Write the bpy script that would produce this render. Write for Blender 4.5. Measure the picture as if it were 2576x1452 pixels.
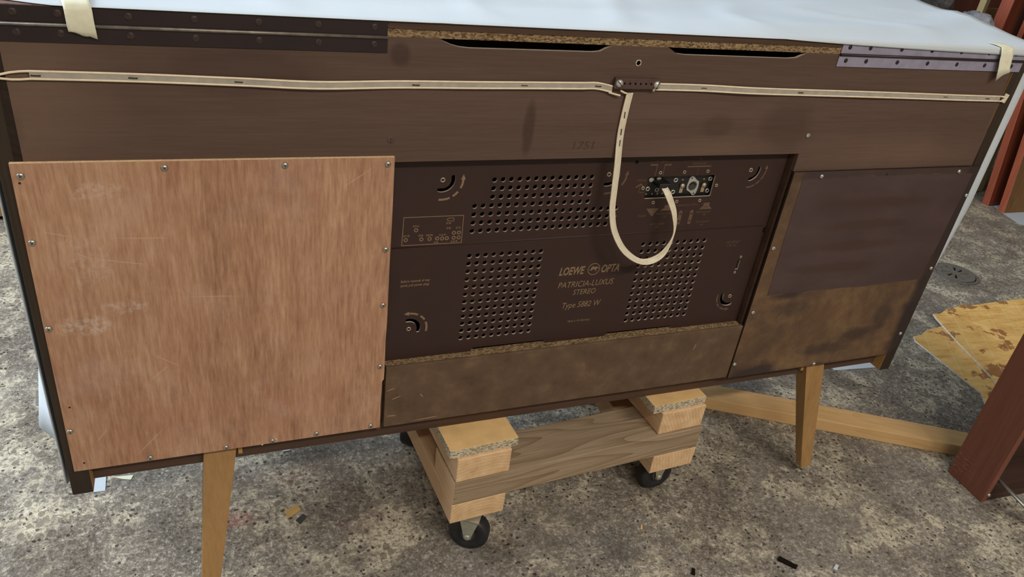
import bpy, bmesh, math, random
from mathutils import Vector, Matrix, noise
random.seed(7)
PI = math.pi
sc = bpy.context.scene
for o in list(bpy.data.objects): bpy.data.objects.remove(o)
COL = sc.collection

# ------------------------------------------------------------------ camera, world, lights, exposure
ZO = 0.0134                       # the cabinet stands this much higher than its own drawing because it sits on the dolly
cd = bpy.data.cameras.new('camera'); cam = bpy.data.objects.new('camera', cd); COL.objects.link(cam)
cd.sensor_width = 36.0; cd.lens = 1940.0/2576.0*36.0; cd.clip_start = 0.02; cd.clip_end = 60
rot = Matrix(((0.929745, 0.07950181, -0.3595187), (-0.3475297, 0.5120557, -0.78550752), (0.12164433, 0.85526511, 0.50371047)))
cam.matrix_world = Matrix.Translation((0.2013, -0.89, 1.0725)) @ rot.to_4x4()
sc.camera = cam

w = bpy.data.worlds.new('sky'); sc.world = w; w.use_nodes = True
bg = w.node_tree.nodes['Background']; bg.inputs[0].default_value = (0.62, 0.78, 1.0, 1); bg.inputs[1].default_value = 1.0

def area(name, loc, target, sx, sy, power, color):
    l = bpy.data.lights.new(name, 'AREA'); l.shape = 'RECTANGLE'; l.size = sx; l.size_y = sy; l.energy = power; l.color = color
    o = bpy.data.objects.new(name, l); COL.objects.link(o); o.location = loc
    o.rotation_euler = (Vector(target)-Vector(loc)).to_track_quat('-Z', 'Y').to_euler()
    return o
# daylight through the window in the left wall and through the high window behind the cabinet
area('daylight', (-2.3, 0.9, 1.75), (0.6, 0.5, 0.2), 1.9, 1.5, 118, (0.82, 0.91, 1.0))
area('daylight', (0.9, 2.06, 2.05), (0.8, 0.3, 0.7), 2.3, 0.9, 15, (0.66, 0.83, 1.0))
sc.view_settings.view_transform = 'Standard'; sc.view_settings.look = 'None'
sc.view_settings.gamma = 1.0; sc.view_settings.use_curve_mapping = False
sc.view_settings.exposure = 0.35

# ------------------------------------------------------------------ material helpers
def s2l(c):
    return tuple(((v/255)/12.92 if v/255 <= 0.04045 else ((v/255+0.055)/1.055)**2.4) for v in c)
class NT:
    def __init__(s, name, rough=0.6, metal=0.0, spec=0.35):
        s.m = bpy.data.materials.new(name); s.m.use_nodes = True; s.t = s.m.node_tree
        s.b = s.t.nodes['Principled BSDF']; s.b.inputs['Roughness'].default_value = rough
        s.b.inputs['Metallic'].default_value = metal; s.b.inputs['Specular IOR Level'].default_value = spec
        s.tc = s.t.nodes.new('ShaderNodeTexCoord')
        s.obj = s.tc.outputs['Object']
    def new(s, t): return s.t.nodes.new(t)
    def put(s, inp, v):
        if hasattr(v, 'is_linked') or isinstance(v, bpy.types.NodeSocket): s.t.links.new(v, inp)
        else:
            if hasattr(inp.default_value, '__len__') and not isinstance(v, (tuple, list)): v = (v,)*len(inp.default_value)
            if isinstance(v, (tuple, list)) and len(v) == 3 and len(inp.default_value) == 4: v = tuple(v)+(1,)
            inp.default_value = v
    def mapp(s, vec=None, scale=(1,1,1), loc=(0,0,0), rot=(0,0,0)):
        n = s.new('ShaderNodeMapping'); s.put(n.inputs['Vector'], vec or s.obj)
        n.inputs['Scale'].default_value = scale; n.inputs['Location'].default_value = loc; n.inputs['Rotation'].default_value = rot
        return n.outputs[0]
    def noise(s, vec=None, scale=5, detail=4, rough=0.55, dist=0.0, color=False):
        n = s.new('ShaderNodeTexNoise'); s.put(n.inputs['Vector'], vec or s.obj)
        n.inputs['Scale'].default_value = scale; n.inputs['Detail'].default_value = detail
        n.inputs['Roughness'].default_value = rough; n.inputs['Distortion'].default_value = dist
        return n.outputs['Color' if color else 'Fac']
    def voro(s, vec=None, scale=5, feature='F1', out='Distance', rnd=1.0):
        n = s.new('ShaderNodeTexVoronoi'); n.feature = feature; s.put(n.inputs['Vector'], vec or s.obj)
        n.inputs['Scale'].default_value = scale; n.inputs['Randomness'].default_value = rnd
        return n.outputs[out]
    def wave(s, vec, scale, dist, detail=2, dscale=1, rings=False, dirn='X'):
        n = s.new('ShaderNodeTexWave'); s.put(n.inputs['Vector'], vec)
        n.wave_type = 'RINGS' if rings else 'BANDS'
        if rings: n.rings_direction = dirn
        else: n.bands_direction = dirn
        n.inputs['Scale'].default_value = scale; n.inputs['Distortion'].default_value = dist
        n.inputs['Detail'].default_value = detail; n.inputs['Detail Scale'].default_value = dscale
        return n.outputs['Fac']
    def ramp(s, fac, stops, interp='LINEAR'):
        n = s.new('ShaderNodeValToRGB'); s.put(n.inputs[0], fac); e = n.color_ramp.elements; n.color_ramp.interpolation = interp
        while len(e) < len(stops): e.new(0.5)
        for i, (p, c) in enumerate(stops):
            e[i].position = p; e[i].color = (c, c, c, 1) if not isinstance(c, (tuple, list)) else tuple(c)+(1,)
        return n.outputs[0]
    def mix(s, fac, a, b, mode='MIX'):
        n = s.new('ShaderNodeMix'); n.data_type = 'RGBA'; n.blend_type = mode
        s.put(n.inputs[0], fac); s.put(n.inputs[6], a); s.put(n.inputs[7], b); return n.outputs[2]
    def math(s, op, a, b=0.0, c=None):
        n = s.new('ShaderNodeMath'); n.operation = op; s.put(n.inputs[0], a); s.put(n.inputs[1], b)
        if c is not None: s.put(n.inputs[2], c)
        return n.outputs[0]
    def vadd(s, a, b):
        n = s.new('ShaderNodeVectorMath'); n.operation = 'ADD'; s.put(n.inputs[0], a); s.put(n.inputs[1], b); return n.outputs[0]
    def vscale(s, a, k):
        n = s.new('ShaderNodeVectorMath'); n.operation = 'SCALE'; s.put(n.inputs[0], a); s.put(n.inputs['Scale'], k); return n.outputs[0]
    def blob(s, c, r, warp=0.3, wscale=20, soft=(0.75, 1.1)):
        """mask 1 inside a noise-edged ellipse round c with radii r (object space)"""
        v = s.mapp(None, scale=tuple(1/x for x in r), loc=tuple(-a/x for a, x in zip(c, r)))
        n = s.new('ShaderNodeVectorMath'); n.operation = 'LENGTH'; s.put(n.inputs[0], v)
        d = s.math('ADD', n.outputs['Value'], s.math('MULTIPLY', s.math('SUBTRACT', s.noise(None, wscale, 4), 0.5), warp*2))
        return s.ramp(d, [(soft[0]*0.5, 1.0), (soft[1]*0.5, 0.0)]) if False else s.math('SUBTRACT', 1.0, s.clampmap(d, soft[0], soft[1]))
    def clampmap(s, v, lo, hi, a=0.0, b=1.0):
        n = s.new('ShaderNodeMapRange'); s.put(n.inputs[0], v)
        n.inputs[1].default_value = lo; n.inputs[2].default_value = hi; n.inputs[3].default_value = a; n.inputs[4].default_value = b
        return n.outputs[0]
    def bump(s, h, strength=0.3, dist=0.002):
        n = s.new('ShaderNodeBump'); s.put(n.inputs['Height'], h); n.inputs['Strength'].default_value = strength
        n.inputs['Distance'].default_value = dist; s.t.links.new(n.outputs[0], s.b.inputs['Normal'])
    def col(s, c): s.put(s.b.inputs['Base Color'], c); return s.m
    def rough(s, v): s.put(s.b.inputs['Roughness'], v)

def plain(name, rgb, rough=0.6, metal=0.0, var=0.12, scale=40, spec=0.35, bump=0.0):
    n = NT(name, rough, metal, spec); c = s2l(rgb)
    f = n.noise(None, scale, 4)
    a = tuple(x*(1-var) for x in c); b = tuple(min(1, x*(1+var)) for x in c)
    n.col(n.ramp(f, [(0.3, a), (0.7, b)]))
    if bump: n.bump(f, bump, 0.001)
    return n.m

def wood(name, dark, light, axis=0, fine=260, band=14, rough=0.6, spec=0.3, contrast=1.0, figure=0.0, bump=0.15):
    n = NT(name, rough, 0, spec); d, l = s2l(dark), s2l(light)
    sc1 = [1, 1, 1]; sc1[axis] = 0.035
    v = n.mapp(None, scale=sc1)
    f1 = n.noise(v, fine, 4, 0.65)
    f2 = n.noise(v, band, 5, 0.6, 0.4)
    f = n.math('ADD', n.math('MULTIPLY', f1, 0.45), n.math('MULTIPLY', f2, 0.55))
    if figure:
        g = n.wave(n.mapp(None, scale=[1 if i != axis else 0.12 for i in range(3)]), figure, 5.5, 3, 1.2, dirn='Z' if axis != 2 else 'X')
        f = n.math('ADD', n.math('MULTIPLY', f, 0.6), n.math('MULTIPLY', g, 0.38))
    lo, hi = 0.5-0.2/contrast, 0.5+0.2/contrast
    n.fac = f
    n.color = n.ramp(f, [(max(0, lo), d), (min(1, hi), l)])
    n.col(n.color)
    if bump: n.bump(f1, bump, 0.0006)
    return n

def scratches(n, c, segs, color, k, wd=0.0009):
    """short thin surface scratches between point pairs (x, z)"""
    for (x0, z0), (x1, z1) in segs:
        L = math.hypot(x1-x0, z1-z0)/2; a = math.atan2(z1-z0, x1-x0)
        v = n.mapp(None, loc=(-(x0+x1)/2, 0, -(z0+z1)/2)); v = n.mapp(v, rot=(0, a, 0)); v = n.mapp(v, scale=(1/L, 0, 1/wd))
        v = n.vadd(v, n.vscale(n.noise(None, 90, 2, color=True), 1.1)); v = n.mapp(v, loc=(-0.55, 0, -0.55), scale=(1, 0, 1))
        q = n.new('ShaderNodeVectorMath'); q.operation = 'LENGTH'; n.put(q.inputs[0], v)
        c = n.mix(n.math('MULTIPLY', n.clampmap(q.outputs['Value'], 1.0, 0.5), k), c, color)
    return c

M = {}
# upper back panel: dull brown veneer, horizontal grain, water marks
n = wood('brown_veneer', (77, 59, 51), (98, 78, 68), 0, 300, 16, 0.62, 0.25, 1.0)
c = n.color
for cc, r, k in [((0.245, 0, 0.800), (0.105, 1, 0.030), 0.35), ((0.60, 0, 0.735), (0.0095, 1, 0.040), 0.55), ((1.02, 0, 0.735), (0.055, 1, 0.045), 0.30),
                 ((0.895, 0, 0.735), (0.03, 1, 0.02), 0.25), ((0.425, 0, 0.825), (0.014, 1, 0.016), 0.55), ((0.02, 0, 0.735), (0.012, 1, 0.022), 0.4)]:
    c = n.mix(n.math('MULTIPLY', n.blob(cc, r, 0.35, 26, (0.6, 1.05)), k), c, s2l((52, 36, 30)))
for cc, r, k in [((0.05, 0, 0.80), (0.075, 1, 0.10), 0.35), ((0.0, 0, 0.72), (0.14, 1, 0.09), 0.3), ((1.27, 0, 0.69), (0.22, 1, 0.035), 0.3), ((0.9, 0, 0.70), (0.12, 1, 0.02), 0.25), ((1.47, 0, 0.75), (0.025, 1, 0.10), 0.5)]:
    c = n.mix(n.math('MULTIPLY', n.blob(cc, r, 0.3, 18, (0.2, 1.1)), k), c, s2l((120, 98, 80)))
M['veneer'] = n.col(c)
# plywood
n = NT('plywood_face', 0.55, 0, 0.3)
g1 = n.noise(n.mapp(None, scale=(1, 1, 0.11)), 210, 5, 0.7); g2 = n.noise(n.mapp(None, scale=(1, 1, 0.16)), 26, 5, 0.6); g3 = n.noise(n.mapp(None, loc=(3, 1, 2)), 6, 4, 0.6)
f = n.math('ADD', n.math('MULTIPLY', g1, 0.5), n.math('ADD', n.math('MULTIPLY', g2, 0.3), n.math('MULTIPLY', g3, 0.2)))
c = n.ramp(f, [(0.35, s2l((128, 93, 71))), (0.5, s2l((168, 128, 101))), (0.65, s2l((194, 157, 128)))])
c = n.mix(n.math('MULTIPLY', n.clampmap(n.noise(None, 8, 5, 0.6), 0.50, 0.72), 0.35), c, s2l((150, 96, 76)))
c = n.mix(n.math('MULTIPLY', n.clampmap(n.noise(n.mapp(None, loc=(7, 1, 5)), 9, 6, 0.7), 0.52, 0.75), 0.4), c, s2l((190, 164, 152)))
for cc, r, k in [((0.055, 0, 0.49), (0.030, 1, 0.018), 0.5), ((0.10, 0, 0.512), (0.03, 1, 0.012), 0.4), ((0.09, 0, 0.665), (0.03, 1, 0.012), 0.35), ((0.07, 0, 0.58), (0.03, 1, 0.04), 0.2)]:
    bl = n.math('MULTIPLY', n.blob(cc, r, 0.55, 60, (0.6, 1.0)), n.clampmap(n.noise(None, 150, 4, 0.7), 0.42, 0.62))
    c = n.mix(n.math('MULTIPLY', bl, k), c, s2l((206, 192, 182)))
c = scratches(n, c, [((0.0562,0.5919),(0.0709,0.5820)), ((0.0709,0.5820),(0.1405,0.5670)), ((0.0271,0.6190),(0.0608,0.6100)), ((0.0844,0.6070),(0.1677,0.6027)), ((0.0400,0.3059),(0.0594,0.3296)), ((0.0808,0.2690),(0.1306,0.3232)), ((0.1139,0.3967),(0.1397,0.4198)), ((0.1208,0.4400),(0.1557,0.4130)), ((0.3535,0.6563),(0.3970,0.6868)), ((0.17,0.52),(0.24,0.515))], s2l((210, 174, 148)), 0.38)
M['ply'] = n.col(c); n.bump(g1, 0.12, 0.0005)
M['ply_edge'] = plain('plywood_edge', (222, 190, 150), 0.7, var=0.2, scale=220)
# radio back panel: chocolate hardboard
M['radio'] = plain('chocolate_hardboard', (54, 37, 33), 0.55, 0, 0.07, 30, 0.3)
M['radio_edge'] = plain('cut_hardboard_edge', (176, 164, 150), 0.75, var=0.15, scale=300)
M['print'] = plain('tan_print', (128, 106, 82), 0.7, var=0.15, scale=400)
M['print_faint'] = plain('faint_tan_print', (96, 76, 60), 0.7, var=0.15, scale=400)
# lower board: brown canvas-textured hardboard
n = NT('canvas_hardboard', 0.68, 0, 0.25)
wv = n.math('ADD', n.wave(n.mapp(None, rot=(0, 0.785, 0)), 260, 0.6, 1, dirn='X'), n.wave(n.mapp(None, rot=(0, -0.785, 0)), 260, 0.6, 1, dirn='X'))
f = n.noise(None, 22, 5, 0.65)
c = n.ramp(f, [(0.3, s2l((84, 66, 52))), (0.55, s2l((104, 83, 65))), (0.75, s2l((126, 103, 82)))])
c = n.mix(n.math('MULTIPLY', wv, 0.14), c, s2l((40, 28, 20)))
c = n.mix(n.math('MULTIPLY', n.clampmap(n.noise(n.mapp(None, scale=(1, 1, 3.2)), 55, 6, 0.8), 0.66, 0.72), 0.45), c, s2l((160, 128, 90)))
c = scratches(n, c, [((0.4290,0.3270),(0.4421,0.3309)),((0.4358,0.3092),(0.4519,0.3149)),((0.4291,0.2786),(0.4464,0.2770)),((0.4797,0.3149),(0.4859,0.3062)),((0.9669,0.3305),(0.9709,0.3452)),((0.47,0.262),(0.52,0.264))], s2l((186, 156, 112)), 0.7)
M['canvas'] = n.col(c); n.bump(wv, 0.25, 0.0005)
# chipboard edge
def chip(name, a, b, d, sc=1.0):
    n = NT(name, 0.85, 0, 0.15)
    v = n.mapp(None, scale=(0.45*sc, 1*sc, 1*sc))
    vr = n.voro(n.vadd(v, n.vscale(n.noise(None, 60, 2, color=True), 0.004)), 420, 'F1', 'Color')
    c = n.ramp(vr, [(0.15, s2l(d)), (0.45, s2l(a)), (0.9, s2l(b))])
    n.bump(n.noise(v, 400, 3), 0.5, 0.001); n.col(c); return n
n = chip('chipboard_core', (120, 98, 70), (156, 134, 102), (78, 60, 42), 1.6); M['chip'] = n.m
n = chip('pale_chipboard_core', (176, 164, 138), (206, 198, 178), (116, 104, 82), 1.4); M['chip_pale'] = n.m
# right speaker board: tan hardboard with dark glue stains
n = NT('stained_hardboard', 0.6, 0, 0.3)
f = n.math('ADD', n.math('MULTIPLY', n.noise(None, 7, 5, 0.6, 0.5), 0.6), n.math('MULTIPLY', n.noise(None, 45, 5, 0.7), 0.4))
c = n.ramp(f, [(0.34, s2l((74, 57, 46))), (0.48, s2l((94, 73, 55))), (0.62, s2l((116, 92, 66)))])
c = n.mix(n.math('MULTIPLY', n.clampmap(n.noise(n.mapp(None, loc=(2, 0, 4)), 11, 5), 0.52, 0.66), 0.4), c, s2l((104, 72, 50)))
for cc, r, k in [((1.12, 0, 0.262), (0.06, 1, 0.030), 0.9), ((1.27, 0, 0.297), (0.060, 1, 0.017), 0.6), ((1.335, 0, 0.322), (0.05, 1, 0.020), 0.6), ((1.385, 0, 0.360), (0.032, 1, 0.036), 0.55), ((1.46, 0, 0.33), (0.030, 1, 0.12), 0.9),
                 ((1.30, 0, 0.250), (0.25, 1, 0.014), 0.7), ((1.135, 0, 0.428), (0.05, 1, 0.012), 0.85), ((1.30, 0, 0.436), (0.10, 1, 0.006), 0.6), ((1.46, 0, 0.55), (0.02, 1, 0.14), 0.8), ((1.15, 0, 0.40), (0.05, 1, 0.02), 0.35)]:
    c = n.mix(n.math('MULTIPLY', n.blob(cc, r, 0.8, 22, (0.45, 1.05)), k), c, s2l((50, 41, 41)))
sx_ = n.new('ShaderNodeSeparateXYZ'); n.put(sx_.inputs[0], n.vadd(n.obj, n.vscale(n.noise(None, 40, 4, color=True), 0.012)))
c = n.mix(n.math('MULTIPLY', n.math('MULTIPLY', n.clampmap(sx_.outputs[2], 0.652, 0.657), n.clampmap(sx_.outputs[0], 1.075, 1.10)), 0.85), c, s2l((58, 47, 48)))
c = n.mix(n.math('MULTIPLY', n.clampmap(sx_.outputs[0], 1.440, 1.455), 0.8), c, s2l((50, 42, 40)))
M['tanboard'] = n.col(c)
# painted paper on it
n = NT('painted_paper', 0.5, 0, 0.4)
f = n.noise(n.mapp(None, scale=(0.5, 1, 1.2)), 16, 4)
c = n.ramp(f, [(0.3, s2l((66, 50, 49))), (0.7, s2l((80, 63, 62)))])
for zc, xc, hw in [(0.602, 1.27, 0.14), (0.560, 1.25, 0.13), (0.520, 1.24, 0.13), (0.478, 1.22, 0.12)]:
    c = n.mix(n.math('MULTIPLY', n.blob((xc, 0, zc), (hw, 1, 0.0125), 0.45, 45, (0.5, 1.0)), 0.6), c, s2l((62, 44, 35)))
M['painted'] = n.col(c)
# dark stained cabinet edges, rail
n = wood('dark_stained_wood', (34, 27, 21), (62, 50, 38), 2, 200, 22, 0.6, 0.3, 1.0); M['darkwood'] = n.m
n = wood('dark_rail_wood', (58, 42, 33), (88, 65, 52), 0, 240, 30, 0.6, 0.3, 1.0); M['rail'] = n.m
M['rawface'] = wood('raw_inner_face', (150, 112, 62), (190, 150, 92), 2, 200, 20).m
M['lidwood'] = wood('lid_veneer', (84, 52, 44), (104, 66, 54), 0, 260, 16, 0.35, 0.5).m
M['hinge'] = plain('dark_painted_hinge', (42, 31, 32), 0.42, 0.25, 0.2, 12, 0.5)
M['knuckle'] = plain('worn_hinge_pin', (128, 120, 110), 0.35, 0.6, 0.25, 90)
M['hinge_sheen'] = plain('daylight_sheen_hinge', (150, 147, 166), 0.40, 0.2, 0.12, 60)  # window reflection on the right hinge, put into its base colour
M['hinge_screw'] = plain('dark_hinge_screw', (68, 54, 52), 0.45, 0.4, 0.3, 300)
M['blackscrew'] = plain('black_hinge_screw', (52, 46, 52), 0.4, 0.4, 0.2, 300)
M['steel'] = plain('zinc_steel', (176, 172, 164), 0.3, 0.85, 0.12, 200)
M['slot'] = plain('screw_slot', (40, 36, 32), 0.8)
M['whitescrew'] = plain('pale_screw', (190, 188, 180), 0.35, 0.55, 0.1, 200)
M['void'] = plain('dark_cabinet_interior', (24, 18, 15), 0.9, 0, 0.1, 20, 0.1)
M['chassis'] = plain('brown_chassis', (64, 46, 32), 0.8, 0, 0.3, 20, 0.1)
M['black'] = plain('black_bakelite', (26, 24, 24), 0.4, 0, 0.1, 40, 0.5)
M['bakelite'] = plain('brown_bakelite', (78, 58, 54), 0.4, 0, 0.15, 160, 0.5)
M['brass'] = plain('dull_eyelet_metal', (178, 164, 140), 0.35, 0.6, 0.15, 200)
M['web'] = plain('grey_cable_web', (162, 156, 144), 0.5, 0, 0.12, 90, 0.4)
M['webpale'] = plain('cream_cable_web', (206, 200, 180), 0.45, 0, 0.08, 90, 0.4)
M['cond'] = plain('cream_cable_edge', (224, 207, 180), 0.45, 0, 0.08, 120, 0.4)
M['legwood'] = wood('honey_leg_wood', (130, 98, 58), (170, 132, 84), 2, 220, 18, 0.42, 0.45, 0.9).m
# paper / tape
n = NT('white_paper', 0.6, 0, 0.25)
c = n.ramp(n.noise(None, 3, 3), [(0.3, (0.49, 0.55, 0.60)), (0.7, (0.55, 0.605, 0.65))])
n.col(c); M['paper'] = n.m
M['tape'] = plain('masking_tape', (216, 214, 190), 0.6, 0, 0.05, 140, 0.3, 0.3)
# pine of the dolly
def pine(name, dark, light, axis, figure, **k): return wood(name, dark, light, axis, 180, 16, 0.65, 0.25, 1.25, figure, **k).m
def pine2(name, dark, mid, light, axis, sc1=9.0, k=0.6):
    n = NT(name, 0.65, 0, 0.25)
    st = [1, 1, 1]; st[axis] = 0.10
    v = n.mapp(None, scale=st)
    ringf = n.noise(v, sc1, 2, 0.4, 0.3)
    bands = n.math('FRACT', n.math('MULTIPLY', ringf, 15.0)); late = n.math('POWER', bands, 2.5)
    fib = n.noise(n.mapp(None, scale=[0.04 if i == axis else 1 for i in range(3)]), 320, 4, 0.6)
    c = n.ramp(fib, [(0.3, s2l(mid)), (0.7, s2l(light))])
    c = n.mix(n.math('MULTIPLY', late, k), c, s2l(dark))
    c = n.mix(n.math('MULTIPLY', n.clampmap(n.noise(None, 7, 4), 0.45, 0.7), 0.3), c, s2l(mid))
    n.bump(fib, 0.2, 0.0005); n.col(c); return n.m
M['pine_y'] = pine2('pale_pine', (196, 150, 112), (206, 170, 132), (222, 190, 154), 1, 9, 0.5)
M['pine_grey'] = pine2('weathered_pine', (112, 88, 64), (142, 122, 98), (166, 148, 124), 0, 11, 0.7)
M['pine_batten'] = pine2('yellow_pine', (182, 142, 92), (196, 158, 108), (214, 178, 128), 0, 8, 0.35)
def endgrain(name, dark, light, cx_, cz_):
    n = NT(name, 0.75, 0, 0.2)
    v = n.mapp(None, loc=(-cx_, 0, -cz_))
    q = n.new('ShaderNodeVectorMath'); q.operation = 'LENGTH'; n.put(q.inputs[0], n.mapp(n.vadd(v, n.vscale(n.noise(None, 26, 3, color=True), 0.010)), scale=(1, 0, 1)))
    bands = n.math('POWER', n.math('FRACT', n.math('MULTIPLY', q.outputs['Value'], 150.0)), 2.0)
    f = n.noise(None, 50, 5)
    c = n.ramp(f, [(0.3, s2l(dark)), (0.7, s2l(light))])
    n.col(n.mix(n.math('MULTIPLY', bands, 0.35), c, s2l((170, 122, 78)))); return n.m
M['end_l'] = endgrain('pine_end_grain', (200, 164, 122), (226, 196, 156), 0.06, 0.02)
M['chip_top'] = plain('foil_faced_board', (222, 184, 128), 0.5, 0, 0.12, 26, 0.35)
M['rubber'] = plain('black_rubber', (34, 34, 36), 0.45, 0, 0.25, 60, 0.45)
M['hub'] = plain('grey_hub_plastic', (58, 58, 58), 0.5, 0, 0.2, 90)
M['fork'] = plain('galvanised_fork', (168, 166, 150), 0.4, 0.5, 0.1, 120)
# background wood
M['mahog'] = wood('red_mahogany', (92, 40, 26), (134, 66, 42), 2, 200, 14, 0.45, 0.4).m
M['mahog_lit'] = wood('lit_red_mahogany', (136, 66, 46), (176, 96, 68), 2, 200, 14, 0.5, 0.4).m  # lighter mahogany: window light on edges and one face, put into the colour
M['mahog_back'] = wood('brown_board_face', (96, 66, 38), (136, 100, 62), 2, 160, 10, 0.6, 0.3).m
n = wood('drawer_wood', (96, 54, 42), (132, 82, 64), 2, 240, 16, 0.45, 0.4)
scr = n.wave(n.mapp(None, rot=(0, 0, 0), scale=(1, 0.4, 1.0)), 30, 6, 2, 4, dirn='Z')
c = n.mix(n.math('MULTIPLY', n.clampmap(scr, 0.992, 1.0), n.math('MULTIPLY', n.clampmap(n.noise(None, 9, 2), 0.5, 0.58), 0.6)), n.color, s2l((200, 180, 160)))
M['drawer'] = n.col(c)
M['drawer_in'] = wood('drawer_inside', (46, 33, 28), (74, 54, 45), 0, 200, 30, 0.6, 0.3).m
M['palebatten'] = wood('pale_batten', (158, 140, 100), (190, 172, 130), 2, 160, 10).m
n = NT('printed_cardboard', 0.6, 0, 0.25)
f = n.noise(n.mapp(n.mapp(None, rot=(0, 0, 0.12)), scale=(0.28, 1, 1)), 55, 6, 0.7)
c = n.ramp(f, [(0.3, s2l((200, 148, 80))), (0.5, s2l((230, 186, 112))), (0.75, s2l((242, 208, 140)))])
st = n.clampmap(n.noise(n.mapp(None, loc=(0.3, 0.2, 0)), 13, 6, 0.66), 0.565, 0.585)
c = n.mix(n.math('MULTIPLY', st, 0.8), c, s2l((130, 76, 48)))
c = n.mix(n.math('MULTIPLY', n.clampmap(n.noise(None, 5, 2), 0.5, 0.6), 0.25), c, s2l((170, 126, 70)))
ln = n.wave(n.mapp(None, rot=(0, 0, -0.98)), 5.5, 0.15, 1, dirn='Y')
c = n.mix(n.math('MULTIPLY', n.clampmap(ln, 0.985, 1.0), 0.22), c, s2l((248, 222, 164)))
M['card'] = n.col(c)
M['card_edge'] = plain('torn_cardboard_edge', (206, 198, 186), 0.8, 0, 0.2, 120)
M['cloth_grey'] = plain('grey_cloth', (150, 150, 156), 0.9, 0, 0.25, 60, 0.1)
M['cloth_dark'] = plain('dark_grey_cloth', (74, 70, 68), 0.9, 0, 0.3, 60, 0.1)
M['cloth_knit'] = plain('speckled_knit_cloth', (124, 128, 138), 0.9, 0, 0.55, 260, 0.1)
M['castiron'] = plain('cast_iron', (116, 112, 104), 0.6, 0.3, 0.2, 120)
M['tanfurn'] = wood('tan_furniture', (146, 110, 66), (172, 132, 84), 0, 160, 10).m
M['kraft'] = plain('tan_crate_board', (170, 138, 84), 0.8, 0, 0.15, 40)
M['plaster'] = plain('grey_plaster', (150, 144, 134), 0.9, 0, 0.12, 5)
M['ceil'] = plain('white_ceiling', (206, 202, 194), 0.9, 0, 0.05, 5)

# floor: worn concrete with ground-off aggregate
n = NT('worn_concrete', 0.72, 0, 0.3)
warp = n.vscale(n.noise(None, 30, 3, color=True), 0.016)
P = n.vadd(n.obj, warp)
big = n.noise(None, 2.3, 5, 0.6); mid = n.noise(P, 11, 6, 0.65); fin = n.noise(P, 95, 5, 0.75); speck = n.noise(P, 330, 3, 0.7)
grit = n.noise(P, 240, 6, 0.75); grit2 = n.noise(n.mapp(n.obj, loc=(4, 7, 1)), 95, 7, 0.75)
tone = n.math('ADD', n.math('MULTIPLY', grit, 0.42), n.math('ADD', n.math('MULTIPLY', grit2, 0.42), n.math('MULTIPLY', mid, 0.16)))
base = n.ramp(tone, [(0.39, s2l((60, 52, 44))), (0.455, s2l((110, 101, 89))), (0.52, s2l((142, 133, 120))), (0.60, s2l((214, 208, 196)))])
base = n.mix(n.math('MULTIPLY', n.clampmap(big, 0.42, 0.62), 0.25), base, s2l((160, 155, 148)))
# pale worn patches where the cement shows between pebbles
pn = n.noise(n.mapp(P, loc=(5, 2, 0)), 6.0, 12, 0.80, 0.2)
pfine = n.noise(P, 130, 7, 0.8)
patch = n.math('MULTIPLY', n.clampmap(pn, 0.49, 0.56), n.clampmap(pfine, 0.42, 0.53))
base = n.mix(n.math('MULTIPLY', patch, 0.8), base, s2l((228, 217, 190)))
dk = n.math('MULTIPLY', n.clampmap(n.noise(n.mapp(P, loc=(9, 4, 0)), 5.5, 10, 0.75), 0.49, 0.57), n.clampmap(n.noise(P, 150, 5, 0.75), 0.38, 0.52))
base = n.mix(n.math('MULTIPLY', dk, 0.45), base, s2l((76, 66, 56)))
# pebbles
PB = n.mapp(P, scale=(1, 0.75, 1)); vd = n.voro(PB, 60, 'F1', 'Distance'); vc = n.voro(PB, 60, 'F1', 'Color')
peb = n.math('MULTIPLY', n.clampmap(vd, 0.40, 0.35), n.clampmap(vc, 0.46, 0.48))
pebmask = n.math('MULTIPLY', peb, n.clampmap(pn, 0.47, 0.52))
base = n.mix(n.math('MULTIPLY', pebmask, 0.8), base, n.mix(vc, s2l((70, 62, 54)), s2l((150, 140, 122))))
vd2 = n.voro(n.mapp(P, loc=(1.7, 0.3, 0)), 100, 'F1', 'Distance'); vc2 = n.voro(n.mapp(P, loc=(1.7, 0.3, 0)), 100, 'F1', 'Color')
pit = n.math('MULTIPLY', n.clampmap(vd2, 0.30, 0.22), n.math('MULTIPLY', n.clampmap(vc2, 0.62, 0.64), n.clampmap(pn, 0.46, 0.52)))
base = n.mix(n.math('MULTIPLY', pit, 0.8), base, s2l((46, 41, 37)))
# paint drips and oil
for cc, r, cl, k in [((0.20, 0.12, 0), (0.05, 0.025, 1), (180, 70, 60), 0.5), ((0.30, 0.20, 0), (0.035, 0.02, 1), (110, 52, 48), 0.5), ((0.42, 0.06, 0), (0.07, 0.03, 1), (96, 60, 50), 0.5),
                  ((0.33, 0.13, 0), (0.16, 0.09, 1), (58, 48, 42), 0.4), ((0.84, -0.10, 0), (0.05, 0.06, 1), (70, 78, 88), 0.4), ((0.62, -0.05, 0), (0.06, 0.05, 1), (66, 48, 38), 0.45), ((0.93, -0.30, 0), (0.08, 0.04, 1), (92, 66, 50), 0.4)]:
    mk = n.math('MULTIPLY', n.blob(cc, r, 0.8, 40, (0.4, 1.0)), n.clampmap(n.noise(P, 90, 4, 0.7), 0.40, 0.58))
    base = n.mix(n.math('MULTIPLY', mk, k), base, s2l(cl))
M['floor'] = n.col(base)
hgt = n.math('SUBTRACT', n.math('ADD', n.math('MULTIPLY', n.noise(P, 48, 5, 0.65), 0.8), n.math('MULTIPLY', grit2, 0.6)), n.math('MULTIPLY', pit, 0.6))
n.bump(hgt, 0.9, 0.007)

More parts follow.
